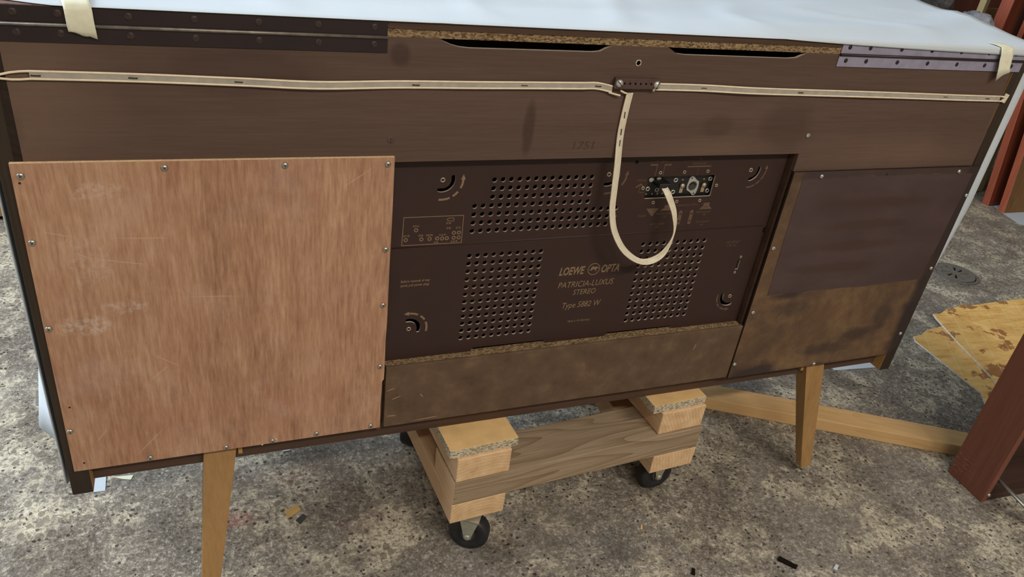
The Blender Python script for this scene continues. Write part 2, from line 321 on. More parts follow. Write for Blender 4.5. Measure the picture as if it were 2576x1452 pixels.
# ------------------------------------------------------------------ geometry helpers
def link(name, me, mats, parent=None, loc=None, rotz=0):
    o = bpy.data.objects.new(name, me); COL.objects.link(o)
    if mats:
        for m in (mats if isinstance(mats, (list, tuple)) else [mats]):
            if len(me.materials) < (len(mats) if isinstance(mats, (list, tuple)) else 1): me.materials.append(m)
    if parent: o.parent = parent
    if loc is not None: o.location = loc
    if rotz: o.rotation_euler = (0, 0, rotz)
    return o
def obj(name, bm, mats, parent=None, smooth=False, loc=None):
    bmesh.ops.recalc_face_normals(bm, faces=bm.faces)
    me = bpy.data.meshes.new(name); bm.to_mesh(me); bm.free()
    if smooth:
        for p in me.polygons: p.use_smooth = True
    return link(name, me, mats, parent, loc)
def thing(name, label, cat, loc=(0, 0, 0), rotz=0, group=None):
    o = bpy.data.objects.new(name, None); COL.objects.link(o); o.location = loc; o.rotation_euler = (0, 0, rotz)
    o.empty_display_size = 0.05
    return tag(o, label, cat, group)
def tag(o, label, cat, group=None, kind=None):
    o['label'] = label; o['category'] = cat
    if group: o['group'] = group
    if kind: o['kind'] = kind
    return o
def add_box(bm, x0, x1, y0, y1, z0, z1, bev=0.0, mat=0):
    vs = [bm.verts.new(p) for p in [(x0,y0,z0),(x1,y0,z0),(x1,y1,z0),(x0,y1,z0),(x0,y0,z1),(x1,y0,z1),(x1,y1,z1),(x0,y1,z1)]]
    fs = [bm.faces.new([vs[i] for i in q]) for q in ((0,3,2,1),(4,5,6,7),(0,1,5,4),(1,2,6,5),(2,3,7,6),(3,0,4,7))]
    for f in fs: f.material_index = mat
    if bev:
        es = list({e for f in fs for e in f.edges})
        r = bmesh.ops.bevel(bm, geom=es, offset=bev, segments=2, affect='EDGES', profile=0.5)
    return fs
def box(name, x0, x1, y0, y1, z0, z1, mats, parent=None, bev=0.0008):
    bm = bmesh.new(); add_box(bm, x0, x1, y0, y1, z0, z1, bev)
    return obj(name, bm, mats, parent)
def edge_mats(o, axis, idx_side=1):
    """second material on the faces not facing along the given axis"""
    for p in o.data.polygons:
        p.material_index = 0 if abs(p.normal[axis]) > 0.7 else idx_side
def add_tube(bm, pts, r, seg=8, caps=True, mat=0):
    pts = [Vector(p) for p in pts]; rings = []
    up = None
    for i, p in enumerate(pts):
        t = (pts[min(i+1, len(pts)-1)]-pts[max(i-1, 0)]).normalized()
        if up is None: up = Vector((0, 0, 1)) if abs(t.z) < 0.9 else Vector((0, 1, 0))
        a = t.cross(up).normalized(); up = a.cross(t).normalized()
        rr = r[i] if isinstance(r, (list, tuple)) else r
        rings.append([bm.verts.new(p+a*math.cos(2*PI*k/seg)*rr+up*math.sin(2*PI*k/seg)*rr) for k in range(seg)])
    for i in range(len(rings)-1):
        for k in range(seg):
            f = bm.faces.new((rings[i][k], rings[i][(k+1) % seg], rings[i+1][(k+1) % seg], rings[i+1][k])); f.smooth = True; f.material_index = mat
    if caps: bm.faces.new(rings[0][::-1]); bm.faces.new(rings[-1])
def add_lathe(bm, prof, seg=20, axis='Y', c=(0, 0, 0), mat=0, smooth=True):
    """profile of (radius, height along axis)"""
    rings = []
    for r, h in prof:
        ring = []
        for k in range(seg):
            a = 2*PI*k/seg; u, v = r*math.cos(a), r*math.sin(a)
            p = (u, h, v) if axis == 'Y' else ((u, v, h) if axis == 'Z' else (h, u, v))
            ring.append(bm.verts.new((p[0]+c[0], p[1]+c[1], p[2]+c[2])))
        rings.append(ring)
    for i in range(len(rings)-1):
        for k in range(seg):
            f = bm.faces.new((rings[i][k], rings[i][(k+1) % seg], rings[i+1][(k+1) % seg], rings[i+1][k])); f.smooth = smooth; f.material_index = mat
    f = bm.faces.new(rings[0]); f.material_index = mat
    f = bm.faces.new(rings[-1][::-1]); f.material_index = mat
def catmull(P, n=8):
    P = [Vector(p) for p in P]; out = []
    for i in range(len(P)-1):
        a, b, c, d = P[max(i-1, 0)], P[i], P[i+1], P[min(i+2, len(P)-1)]
        for k in range(n):
            t = k/n
            out.append(0.5*((2*b)+(c-a)*t+(2*a-5*b+4*c-d)*t*t+(3*b-a-3*c+d)*t**3))
    out.append(P[-1]); return out
_tmp = []
def curve_mesh(cu, f):
    o = bpy.data.objects.new('tmp', cu); COL.objects.link(o); bpy.context.view_layer.update()
    dg = bpy.context.evaluated_depsgraph_get()
    me = bpy.data.meshes.new_from_object(o.evaluated_get(dg)); bpy.data.objects.remove(o); bpy.data.curves.remove(cu)
    me.materials.clear()
    for v in me.vertices: v.co = f(v.co)
    for p in me.polygons: p.use_smooth = False
    me.update(); return me
def plate(name, loops, y0, y1, mats, parent=None, plane='XZ'):
    """flat board cut to an outline with holes; loops in (x, z) (or (x, y) for plane XY), thickness y0..y1"""
    cu = bpy.data.curves.new(name, 'CURVE'); cu.dimensions = '2D'; cu.fill_mode = 'BOTH'; cu.extrude = (y1-y0)/2
    for lp in loops:
        s = cu.splines.new('POLY'); s.points.add(len(lp)-1); s.use_cyclic_u = True
        for q, p in zip(s.points, lp): q.co = (p[0], p[1], 0, 1)
    ym = (y0+y1)/2
    if plane == 'XZ': f = lambda c: Vector((c.x, ym-c.z, c.y))
    else: f = lambda c: Vector((c.x, c.y, ym+c.z))
    me = curve_mesh(cu, f); me.name = name
    ms = mats if isinstance(mats, (list, tuple)) else [mats]
    for m in ms: me.materials.append(m)
    o = link(name, me, None, parent)
    if len(ms) > 1: edge_mats(o, 1 if plane == 'XZ' else 2)
    return o
def circ(x, z, r, n=14, a0=0): return [(x+r*math.cos(2*PI*k/n+a0), z+r*math.sin(2*PI*k/n+a0)) for k in range(n)]
def rrect(x0, x1, z0, z1, r=0.002, n=4):
    out = []
    for cx, cz, a in ((x1-r, z1-r, 0), (x0+r, z1-r, PI/2), (x0+r, z0+r, PI), (x1-r, z0+r, 1.5*PI)):
        out += [(cx+r*math.cos(a+PI/2*k/n), cz+r*math.sin(a+PI/2*k/n)) for k in range(n+1)]
    return out
def arc_band(cx, cz, r, w, a0, a1, n=10, round_ends=True):
    """band of width w along an arc (degrees)"""
    A = [math.radians(a0+(a1-a0)*k/n) for k in range(n+1)]
    o = [(cx+(r+w/2)*math.cos(a), cz+(r+w/2)*math.sin(a)) for a in A]
    i = [(cx+(r-w/2)*math.cos(a), cz+(r-w/2)*math.sin(a)) for a in reversed(A)]
    if round_ends:
        def cap(a, off):
            c = (cx+r*math.cos(a), cz+r*math.sin(a))
            return [(c[0]+w/2*math.cos(a+off+PI*k/5), c[1]+w/2*math.sin(a+off+PI*k/5)) for k in range(1, 5)]
        return o+cap(A[-1], 0)+i+cap(A[0], PI)
    return o+i
def text(name, s, x, z, size, y, mat, parent, shear=0.0, align='LEFT', sx=1.0, bold=0.0):
    cu = bpy.data.curves.new(name, 'FONT'); cu.body = s; cu.size = size; cu.shear = shear; cu.align_x = align
    cu.extrude = 0.00012; cu.offset = bold; cu.resolution_u = 3
    me = curve_mesh(cu, lambda c: Vector((x+c.x*sx, y-0.00012-c.z, z+c.y))); me.materials.append(mat)
    return link(name, me, None, parent)
# screws (shared meshes, facing -Y)
def screw_mesh(name, r, h, slot, m0, m1, cross=False):
    bm = bmesh.new()
    add_lathe(bm, [(r, 0), (r, -h*0.25), (r*0.85, -h*0.65), (r*0.5, -h*0.93), (r*0.12, -h)], 14)
    a = 0.6
    for k in range(2 if cross else 1):
        fs = add_box(bm, -slot, slot, -h*1.04, -h*0.5, -r*0.09, r*0.09, 0, 1)
        vs = list({v for f in fs for v in f.verts})
        bmesh.ops.rotate(bm, verts=vs, cent=(0, 0, 0), matrix=Matrix.Rotation(a+k*PI/2, 3, 'Y'))
    bmesh.ops.recalc_face_normals(bm, faces=bm.faces)
    me = bpy.data.meshes.new(name); bm.to_mesh(me); bm.free(); me.materials.append(m0); me.materials.append(m1); return me
SM = {'dome': screw_mesh('dome_screw', 0.0040, 0.0026, 0.0018, M['steel'], M['slot'], True),
      'pan': screw_mesh('pan_screw', 0.0036, 0.0030, 0.0030, M['whitescrew'], M['slot']),
      'flat': screw_mesh('flat_screw', 0.0040, 0.0008, 0.0034, M['hinge_screw'], M['slot']),
      'black': screw_mesh('black_screw', 0.0034, 0.0008, 0.0030, M['blackscrew'], M['slot']),
      'term': screw_mesh('terminal_screw', 0.0052, 0.0034, 0.0046, M['whitescrew'], M['slot']),
      'plug': screw_mesh('sunk_screw', 0.0045, 0.0006, 0.0034, M['bakelite'], M['slot'])}
def screw(kind, x, z, y, parent, name='screw', ry=None):
    o = link(name, SM[kind], None, parent, (x, y, z)); o.rotation_euler = (0, random.uniform(0, PI) if ry is None else ry, 0); return o

# ------------------------------------------------------------------ the room
def struct(name, bm, m):
    o = obj(name, bm, m); o['kind'] = 'structure'; return o
bm = bmesh.new(); vs = [bm.verts.new(p) for p in ((-2.4, -3.2, 0), (5.0, -3.2, 0), (5.0, 2.2, 0), (-2.4, 2.2, 0))]; bm.faces.new(vs)
fl = struct('floor', bm, M['floor'])
bm = bmesh.new(); add_box(bm, -2.5, 5.1, -3.3, 2.3, 2.9, 3.0); struct('ceiling', bm, M['ceil'])
bm = bmesh.new()          # back wall with a long high window
for a in ((-2.4, 5.0, 0, 1.55), (-2.4, 5.0, 2.55, 2.9), (-2.4, -0.3, 1.55, 2.55), (2.1, 5.0, 1.55, 2.55)): add_box(bm, a[0], a[1], 2.1, 2.2, a[2], a[3])
struct('wall_back', bm, M['plaster'])
bm = bmesh.new()          # left wall with the large window
for a in ((-3.2, 2.1, 0, 0.95), (-3.2, 2.1, 2.55, 2.9), (-3.2, -0.1, 0.95, 2.55), (1.9, 2.1, 0.95, 2.55)): add_box(bm, -2.4, -2.3, a[0], a[1], a[2], a[3])
struct('wall_left', bm, M['plaster'])
bm = bmesh.new(); add_box(bm, 4.9, 5.0, -3.2, 2.1, 0, 2.9); struct('wall_right', bm, M['plaster'])
bm = bmesh.new(); add_box(bm, -2.3, 4.9, -3.2, -3.1, 0, 2.9); struct('wall_front', bm, M['plaster'])
# ceiling lamps on the camera's side of the room, warm tubes
def lamp(x, y, z, ang, power, where):
    t = thing('ceiling_lamp', 'warm tube lamp under the ceiling behind the camera, '+where, 'lamp', (x, y, z), ang, 'ceiling tube lamps')
    bm = bmesh.new(); add_box(bm, -0.65, 0.65, -0.09, 0.09, 0.03, 0.08, 0.005); obj('housing', bm, M['ceil'], t)
    l = bpy.data.lights.new('tube_light', 'AREA'); l.shape = 'RECTANGLE'; l.size = 1.25; l.size_y = 0.16; l.energy = power; l.color = (1.0, 0.92, 0.82)
    o = bpy.data.objects.new('tube_light', l); COL.objects.link(o); o.parent = t; o.location = (0, 0, 0.02)
lamp(1.7, -2.35, 2.80, 0.1, 51, 'right of the cabinet')
lamp(0.1, -2.35, 2.80, 0.0, 31, 'left of the cabinet')

# ------------------------------------------------------------------ the radiogram cabinet, seen from behind (own drawing: back plane y = 0)
W = 1.475; DEP = 0.36
cab = thing('radiogram_cabinet', 'long brown wooden radio cabinet seen from behind, standing on a dolly', 'cabinet', (0, 0, ZO))
SB, LB, LT, RB = 0.2150, 0.8440, 0.8615, 0.2210
for x0 in (0.0, W-0.0255):
    o = box('side_panel', x0, x0+0.0255, 0.0, DEP, SB, LB, [M['darkwood'], M['rawface']], cab, 0.001)
    for p in o.data.polygons:
        inner = p.normal.x > 0.8 if x0 < 0.1 else p.normal.x < -0.8
        p.material_index = 1 if inner else 0
o = box('lid', 0.0, W, 0.0, DEP+0.012, LB, LT, [M['lidwood'], M['chip']], cab, 0.0)
for p in o.data.polygons: p.material_index = 1 if p.normal.y < -0.8 else 0
bm = bmesh.new(); add_box(bm, 0.4095, 1.074, -0.0012, 0.0, 0.8535, LT, 0.0); obj('lid_veneer_edge', bm, M['rail'], cab)
box('bottom_board', 0.0255, W-0.0255, 0.020, DEP, RB, 0.2475, M['rail'], cab)
box('front_panel', 0.0, W, DEP, DEP+0.012, SB, LB, M['lidwood'], cab)
box('partition', 0.4165, 0.4245, 0.0055, DEP, 0.2475, 0.844, M['rail'], cab)
o = box('partition', 1.0590, 1.0665, 0.0055, DEP, 0.2475, 0.844, M['rail'], cab)
# upper back panel with the two hand slots cut from its top edge
up = [(0.0160, 0.6900-0.0)]
outline = [(0.0160, 0.6905), (1.0595, 0.6905), (1.0600, 0.6612), (1.4565, 0.6618), (1.4480, 0.74), (1.4440, 0.8440),
           (1.0165, 0.8440), (1.0080, 0.8400), (0.9990, 0.8362), (0.985, 0.8350), (0.8130, 0.8350), (0.8000, 0.8362), (0.7925, 0.8395), (0.7845, 0.8440),
           (0.7010, 0.8440), (0.6930, 0.8400), (0.6850, 0.8358), (0.6740, 0.8345), (0.5090, 0.8340), (0.4960, 0.8350), (0.4860, 0.8372), (0.4775, 0.8405), (0.4700, 0.8440), (0.0160, 0.8440)]
hole = circ(0.7435, 0.8225, 0.0030, 10)
ubp = plate('upper_back_panel', [outline, hole], 0.0, 0.005, [M['veneer'], M['radio_edge']], cab)
for p in ubp.data.polygons:      # the pale ply edge only shows in the slots and the screw hole; the underside is dark
    if p.material_index == 1 and p.center.z < 0.80: p.material_index = 0
bm = bmesh.new(); add_lathe(bm, [(0.0046, 0.0), (0.0046, -0.0007), (0.0030, -0.0008), (0.0030, 0.0)], 12, 'Y', (0.7435, 0, 0.8225)); obj('torn_hole_rim', bm, M['chip_pale'], ubp)
screw('plug', 0.4181, 0.7193, 0, ubp); screw('pan', 1.0654, 0.7199, 0, ubp)
text('stamped_number', '1751', 0.665, 0.7035, 0.0165, -0.0001, M['rail'], ubp, 0.1, sx=1.15)
def at(x, z, y):
    """a point measured on the back plane, moved to the plane y in front of it"""
    k = (0.89+y)/0.89; return (0.2013+(x-0.2013)*k, 1.0591+(z-1.0591)*k)
# plywood panel on the left
pl = plate('plywood_panel', [[at(x, z, -0.0052) for x, z in [(0.0080, 0.2570), (0.4206, 0.2568), (0.4210, 0.275), (0.4203, 0.300), (0.4212, 0.33), (0.4210, 0.345), (0.4238, 0.349), (0.4240, 0.365), (0.4236, 0.42), (0.4244, 0.45), (0.4241, 0.55), (0.4246, 0.6), (0.4243, 0.6968), (0.0105, 0.6977)]]], -0.0052, 0.0, [M['ply'], M['ply_edge']], cab)
for x, z in [(0.0193,0.6835),(0.0166,0.6032),(0.0145,0.4870),(0.0135,0.3266),(0.1012,0.2622),(0.1997,0.2614),(0.2629,0.2610),(0.3259,0.2628),(0.4065,0.2628),(0.4170,0.3736),(0.4173,0.4791),(0.4177,0.5667),(0.4159,0.6880),(0.2918,0.6893),(0.1605,0.6895)]:
    x, z = at(x, z, -0.0052); screw('dome', x, z, -0.0052, pl)
for x, z in [(0.0225, 0.2745), (0.0195, 0.370), (0.2485, 0.2612), (0.268, 0.268), (0.018, 0.6775)]:
    bm = bmesh.new(); add_lathe(bm, [(0.0014, 0), (0.0014, -0.0002)], 8, 'Y', (x, -0.0052, z)); obj('nail_hole', bm, M['slot'] if x < 0.2 else M['ply_edge'], pl)
# lower board in the middle
lb = box('lower_board', 0.4262, 1.0605, -0.0012, 0.0042, 0.2575, 0.3705, M['canvas'], cab, 0.0009)
box('chipboard_ledge', 0.4262, 1.0575, 0.0042, 0.022, 0.2575, 0.3702, M['chip'], cab, 0.0006)
# board on the right, with its painted paper
rb = plate('speaker_board', [[(1.0612, 0.2570), (1.4470, 0.2590), (1.4520, 0.2600), (1.4640, 0.28), (1.4690, 0.45), (1.4690, 0.6610), (1.0600, 0.6608)]], -0.0040, 0.0, [M['tanboard'], M['darkwood']], cab)
plate('painted_paper', [[(1.0880, 0.4320), (1.118, 0.4335), (1.16, 0.4320), (1.22, 0.4345), (1.30, 0.432), (1.4380, 0.4350), (1.4480, 0.5), (1.4560, 0.6490), (1.35, 0.6480), (1.2, 0.6500), (1.0805, 0.6480), (1.083, 0.55)]], -0.0046, -0.0040, M['painted'], rb)
for x, z in [(1.1160,0.6529),(1.4193,0.6532),(1.4639,0.6062),(1.4588,0.4567),(1.4560,0.3085),(1.2580,0.2621),(1.0658,0.2883),(1.0686,0.3995),(1.0667,0.5260)]:
    screw('pan', x, z, -0.0042, rb)
bm = bmesh.new(); add_lathe(bm, [(0.0025, 0), (0.0025, -0.0003)], 8, 'Y', (1.2550, -0.0040, 0.6525)); obj('screw_hole', bm, M['slot'], rb)

# ---- radio back panel
PY = 0.016
holes = []
PX, PZ = 0.01236, 0.0128
for r in range(7):
    z = 0.6549-r*PZ
    c0, c1 = (2, 15) if r < 3 else ((0, 15) if r == 3 else (0, 19))
    for k in range(c0, c1): holes.append(circ(0.5431+k*PX, z, 0.0038, 14))
for r in range(12):
    z = 0.5385-r*0.01286
    for k in range(10):
        holes.append(circ(0.5431+k*PX, z, 0.0038, 14)); holes.append(circ(0.8280+k*0.01259, z, 0.0038, 14))
AR = [  # eyelet centre, slot arc, arrow arc
    ((0.4942, 0.6572), 0.0150, 15, -105), ((0.9915, 0.6583), 0.0160, 10, -80), ((0.4609, 0.4234), 0.0148, -18, 100), ((1.0264, 0.4248), 0.0165, 165, 290), ((0.7424, 0.6581), 0.0160, 10, -100)]
slots = []
for (cx, cz), r, a0, a1 in AR: slots.append(arc_band(cx, cz, r, 0.0058, min(a0, a1), max(a0, a1), 12))
sock = rrect(0.8096, 0.9286, 0.6167, 0.6522, 0.003)
acslot = rrect(1.0195, 1.0255, 0.4780, 0.4960, 0.0012, 2)
out = [(0.4245, 0.3640), (0.5611, 0.3640), (0.5620, 0.3752), (0.5650, 0.3765), (0.6830, 0.3760), (0.6850, 0.3745), (0.6855, 0.3640),
       (0.7935, 0.3640), (0.7945, 0.3752), (0.7975, 0.3765), (0.9190, 0.3760), (0.9212, 0.3745), (0.9220, 0.3640), (1.0560, 0.3640), (1.0560, 0.545), (1.0520, 0.5475), (1.0520, 0.5545), (1.0560, 0.557), (1.0560, 0.6950), (0.4245, 0.6950)]
rp = plate('radio_back_panel', [out, sock, acslot]+slots+holes, PY, PY+0.003, [M['radio'], M['radio_edge']], cab)
for p in rp.data.polygons:
    if p.material_index == 1 and (p.center.x > 1.045 or p.center.x < 0.43): p.material_index = 0
def ring(name, x, z, ro, ri, y, mat, parent, h=0.0007):
    bm = bmesh.new(); add_lathe_ring(bm, x, y, z, ro, ri, h); return obj(name, bm, mat, parent)
def add_lathe_ring(bm, x, y, z, ro, ri, h, seg=16):
    prof = [(ri, 0.0006), (ri, -h*0.6), ((ro+ri)/2, -h), (ro, -h*0.5), (ro, 0.0)]
    rings = [[bm.verts.new((x+r*math.cos(2*PI*k/seg), y+d, z+r*math.sin(2*PI*k/seg))) for k in range(seg)] for r, d in prof]
    for i in range(len(rings)-1):
        for k in range(seg):
            f = bm.faces.new((rings[i][k], rings[i][(k+1) % seg], rings[i+1][(k+1) % seg], rings[i+1][k])); f.smooth = True
for (cx, cz), r, a0, a1 in AR:
    ring('eyelet', cx, cz, 0.0036, 0.0019, PY, M['brass'], rp)
    bm = bmesh.new(); add_lathe(bm, [(0.0020, 0), (0.0020, -0.0002)], 10, 'Y', (cx, PY, cz)); obj('eyelet_bore', bm, M['slot'], rp)
for x, z in [(0.8283,0.6583),(0.8701,0.6581),(0.9117,0.6585),(0.8042,0.6345),(0.8277,0.6100),(0.8693,0.6100),(0.9110,0.6101),(0.9345,0.6345)]:
    ring('eyelet', x, z, 0.0028, 0.0015, PY, M['brass'], rp)
    bm = bmesh.new(); add_lathe(bm, [(0.0016, 0), (0.0016, -0.0002)], 10, 'Y', (x, PY, z)); obj('eyelet_bore', bm, M['slot'], rp)
bm = bmesh.new(); add_lathe(bm, [(0.0028, 0), (0.0028, -0.0002)], 12, 'Y', (0.7842, PY, 0.6760)); obj('knock_out', bm, M['void'], rp)
YP = PY-0.0001
def flat(name, loops, mat=None): return plate(name, loops, YP-0.0002, YP, mat or M['print'], rp)
def line(p, q, wd):
    d = Vector((q[0]-p[0], q[1]-p[1])).normalized(); nx, nz = -d.y*wd/2, d.x*wd/2
    return [(p[0]+nx, p[1]+nz), (q[0]+nx, q[1]+nz), (q[0]-nx, q[1]-nz), (p[0]-nx, p[1]-nz)]
def arrow_arc(name, cx, cz, r, segs, tip, tipdir, wd=0.0030, mat=None):
    loops = [arc_band(cx, cz, r, wd, a, b, 6, False) for a, b in segs]
    a = math.radians(tip); c = Vector((cx+r*math.cos(a), cz+r*math.sin(a))); t = Vector((-math.sin(a), math.cos(a)))*tipdir; nn = Vector((math.cos(a), math.sin(a)))
    loops.append([tuple(c+nn*0.0034), tuple(c+t*0.0075), tuple(c-nn*0.0034)])
    return flat(name, loops, mat)
arrow_arc('printed_arrow', 0.4942, 0.6572, 0.0285, [(-98, -66), (-57, -38), (-26, 0)], 0, 1)
arrow_arc('printed_arrow', 0.9915, 0.6583, 0.0290, [(-90, -60), (-56, -38), (-34, 2)], 2, 1, 0.0024, M['print_faint'])
arrow_arc('printed_arrow', 0.7424, 0.6581, 0.0298, [(-95, -72), (-36, -4)], -4, 1, mat=M['print_faint'])
arrow_arc('printed_arrow', 0.4609, 0.4234, 0.0268, [(-14, 22), (32, 52), (62, 92)], 92, 1)
arrow_arc('printed_arrow', 1.0264, 0.4248, 0.0262, [(167, 203), (209, 228), (234, 266)], 266, 1, 0.0026, M['print_faint'])
# valve plan
flat('valve_plan_frame', [[(0.4430, 0.5617), (0.5290, 0.5612), (0.5286, 0.6044), (0.4438, 0.6050)], [(0.4440, 0.5627), (0.5280, 0.5622), (0.5277, 0.6034), (0.4447, 0.6040)]])
for x, z in [(0.4486,0.5706),(0.4623,0.5847),(0.4705,0.5704),(0.4820,0.5703),(0.4928,0.5703),(0.4999,0.5698),(0.5068,0.5698),(0.5167,0.5700),(0.5239,0.5700),(0.5164,0.5777),(0.5236,0.5777)]:
    flat('valve_mark', [circ(x, z, 0.0030, 14), circ(x, z, 0.0017, 10)])
flat('valve_mark', [[(0.5065, 0.5960), (0.5150, 0.5958), (0.5150, 0.6008), (0.5065, 0.6010), (0.5042, 0.5984)], [(0.5072, 0.5967), (0.5142, 0.5966), (0.5142, 0.6001), (0.5072, 0.6003), (0.5054, 0.5985)]])
for s, x, z in [('ECC 85', 0.4448, 0.5752), ('ECH 81', 0.4574, 0.5893), ('EF 89', 0.4663, 0.5746), ('EABC80', 0.4767, 0.5746), ('2x EL 84', 0.4950, 0.5742), ('EF 86', 0.4886, 0.5628), ('2x EL 84', 0.5129, 0.5632), ('EM 84', 0.5039, 0.5916), ('EF 86', 0.5051, 0.5840), ('EC 92', 0.5185, 0.5838)]:
    text('printed_text', s, x, z, 0.0042, YP, M['print'], rp, 0, sx=0.66, bold=0.00006)
P1, P2 = M['print'], M['print_faint']
text('printed_name', 'LOEWE', 0.6898, 0.4942, 0.0188, YP, P1, rp, 0.22, sx=0.66, bold=0.0005)
text('printed_name', 'OPTA', 0.7610, 0.4942, 0.0188, YP, P1, rp, 0.22, sx=0.66, bold=0.0005)
text('printed_name', 'PATRICIA-LUXUS', 0.6915, 0.4712, 0.0148, YP, P1, rp, 0.18, sx=0.85)
text('printed_name', 'STEREO', 0.7195, 0.4568, 0.0136, YP, P1, rp, 0.18, sx=0.84)
text('printed_name', 'Type 5882 W', 0.7040, 0.4330, 0.0150, YP, P1, rp, 0.2, sx=0.80)
text('printed_text', 'Made in W.-Germany', 0.7193, 0.4056, 0.0052, YP, P1, rp, 0.2, sx=0.88)
text('printed_text', 'Before removal of rear', 0.4450, 0.5030, 0.0057, YP, P1, rp, 0, sx=0.80, bold=0.00008)
text('printed_text', 'panel, pull power plug!', 0.4450, 0.4965, 0.0057, YP, P1, rp, 0, sx=0.80, bold=0.00008)
text('printed_text', 'AC-ONLY', 0.9858, 0.5298, 0.0066, YP, P2, rp, 0.2, sx=0.90)
text('printed_text', '117V  60~', 0.9868, 0.5235, 0.0058, YP, P2, rp, 0.2, sx=0.85)
# lion emblem between the two words
em = [circ(0.7487, 0.5010, 0.0105, 28), circ(0.7487, 0.5010, 0.0094, 28)]
lion = [(0.7408, 0.4990), (0.7432, 0.5008), (0.7448, 0.5052), (0.7478, 0.5062), (0.7492, 0.5040), (0.7530, 0.5052), (0.7562, 0.5034), (0.7574, 0.5010), (0.7556, 0.5014), (0.7540, 0.5024), (0.7520, 0.5018), (0.7534, 0.4998), (0.7528, 0.4966), (0.7516, 0.4990), (0.7500, 0.5006), (0.7476, 0.5014), (0.7462, 0.4994), (0.7440, 0.4980), (0.7452, 0.5000), (0.7432, 0.4992)]
flat('printed_emblem', em+[lion])
# printing round the socket plate
F = lambda s, x, z, size=0.0058, sx=0.78: text('printed_text', s, x, z, size, YP, P2, rp, 0.2, sx=sx)
F('FM  Dipole', 0.8150, 0.6755); F('TA', 0.8898, 0.6765); F('Taperecorder', 0.8795, 0.6702)
F('Antenna', 0.7905, 0.6460); F('Ground', 0.8050, 0.5870); F('Impedance abt. 4 Ohms', 0.8692, 0.6020, 0.0056, 0.75)
F('External speaker', 0.9095, 0.5888, 0.0052); F('left', 0.9238, 0.5838, 0.0050); F('External speaker', 0.8373, 0.5895, 0.0052); F('right', 0.8500, 0.5848, 0.0050)
F('built-in speaker', 0.8300, 0.5722, 0.0055); F('right', 0.8400, 0.5668, 0.0050); F('built-in speaker', 0.9135, 0.5718, 0.0052); F('left', 0.9235, 0.5663, 0.0050); F('off', 0.8870, 0.5915, 0.0044); F('on', 0.8880, 0.5695, 0.0044)
flat('printed_sign', [[(0.8085, 0.6700), (0.8196, 0.6700), (0.8191, 0.6530), (0.8201, 0.6530), (0.8208, 0.6722), (0.8085, 0.6722)]], P2)
flat('printed_sign', [[(0.8442, 0.6697), (0.8334, 0.6697), (0.8337, 0.6530), (0.8327, 0.6530), (0.8321, 0.6719), (0.8442, 0.6719)]], P2)
flat('printed_sign', [[(0.8728, 0.6650), (0.8735, 0.6685), (0.8742, 0.6678), (0.9140, 0.6680), (0.9150, 0.6688), (0.9146, 0.6652), (0.9138, 0.6660), (0.8738, 0.6660)]], P2)
flat('printed_sign', [line((0.8935, 0.6640), (0.8928, 0.6530), 0.0006)], P2)
flat('printed_sign', [[(0.7912, 0.6372), (0.7990, 0.6425), (0.8060, 0.6360), (0.8054, 0.6340), (0.7990, 0.6395), (0.7918, 0.6350)]], P2)
flat('printed_sign', [line((0.7985, 0.6375), (0.7979, 0.6285), 0.0008)], P2)
flat('printed_sign', [line((0.7979, 0.6280), (0.8070, 0.6277), 0.0008)], P2)
flat('printed_sign', [[(0.8178, 0.6003), (0.8397, 0.6003), (0.8306, 0.5862)]], P2)
flat('printed_sign', [line((0.8310, 0.6070), (0.8308, 0.6000), 0.0007)], P2)
flat('printed_sign', [[(0.9195, 0.6058), (0.9312, 0.6058), (0.9310, 0.6008), (0.9378, 0.5946), (0.9138, 0.5950), (0.9200, 0.6006)], [(0.9215, 0.5990), (0.9297, 0.5990), (0.9300, 0.5982), (0.9212, 0.5982)]], P2)
flat('printed_sign', [[(0.8490, 0.6048), (0.8600, 0.6048), (0.8602, 0.6010), (0.8670, 0.5956), (0.8432, 0.5956), (0.8495, 0.6008)]], P2)
for x in (0.8815, 0.9016):
    flat('printed_sign', [rrect(x-0.0030, x+0.0030, 0.5697, 0.5945, 0.0028, 4), circ(x, 0.5880, 0.0018, 10), circ(x, 0.5760, 0.0018, 10)], P2)
# the pressed crease across the panel
bm = bmesh.new(); add_tube(bm, [(0.430, PY+0.0009, 0.5592), (0.75, PY+0.0009, 0.5592), (1.05, PY+0.0009, 0.5592)], 0.0016, 8); obj('pressed_crease', bm, M['radio'], rp)
# sockets
sk = plate('socket_plate', [rrect(0.800, 0.938, 0.608, 0.662, 0.002)], 0.0245, 0.0265, M['black'], cab)
YS = 0.0245
din = [(0.8904, 0.6485), (0.8945, 0.6478), (0.9000, 0.6425), (0.9060, 0.6390), (0.9068, 0.6310), (0.9062, 0.6245), (0.9052, 0.6190), (0.9028, 0.6160), (0.8992, 0.6162), (0.8940, 0.6215), (0.8870, 0.6255), (0.8858, 0.6320), (0.8870, 0.6395), (0.8880, 0.6450)]
plate('round_socket', [din, circ(0.8961, 0.6318, 0.0076, 20), circ(0.8918, 0.6443, 0.0014, 8), circ(0.9012, 0.6193, 0.0014, 8)], YS-0.0016, YS, M['whitescrew'], sk)
bm = bmesh.new(); add_lathe(bm, [(0.0074, 0), (0.0074, -0.0006)], 20, 'Y', (0.8961, YS, 0.6318)); obj('socket_core', bm, M['hub'], sk)
for k in range(5):
    a = PI*(0.15+0.175*k*1.0); bm = bmesh.new(); add_lathe(bm, [(0.0010, 0), (0.0010, -0.0009)], 8, 'Y', (0.8961+0.0045*math.cos(a), YS, 0.6318+0.0045*math.sin(a))); obj('pin_hole', bm, M['void'], sk)
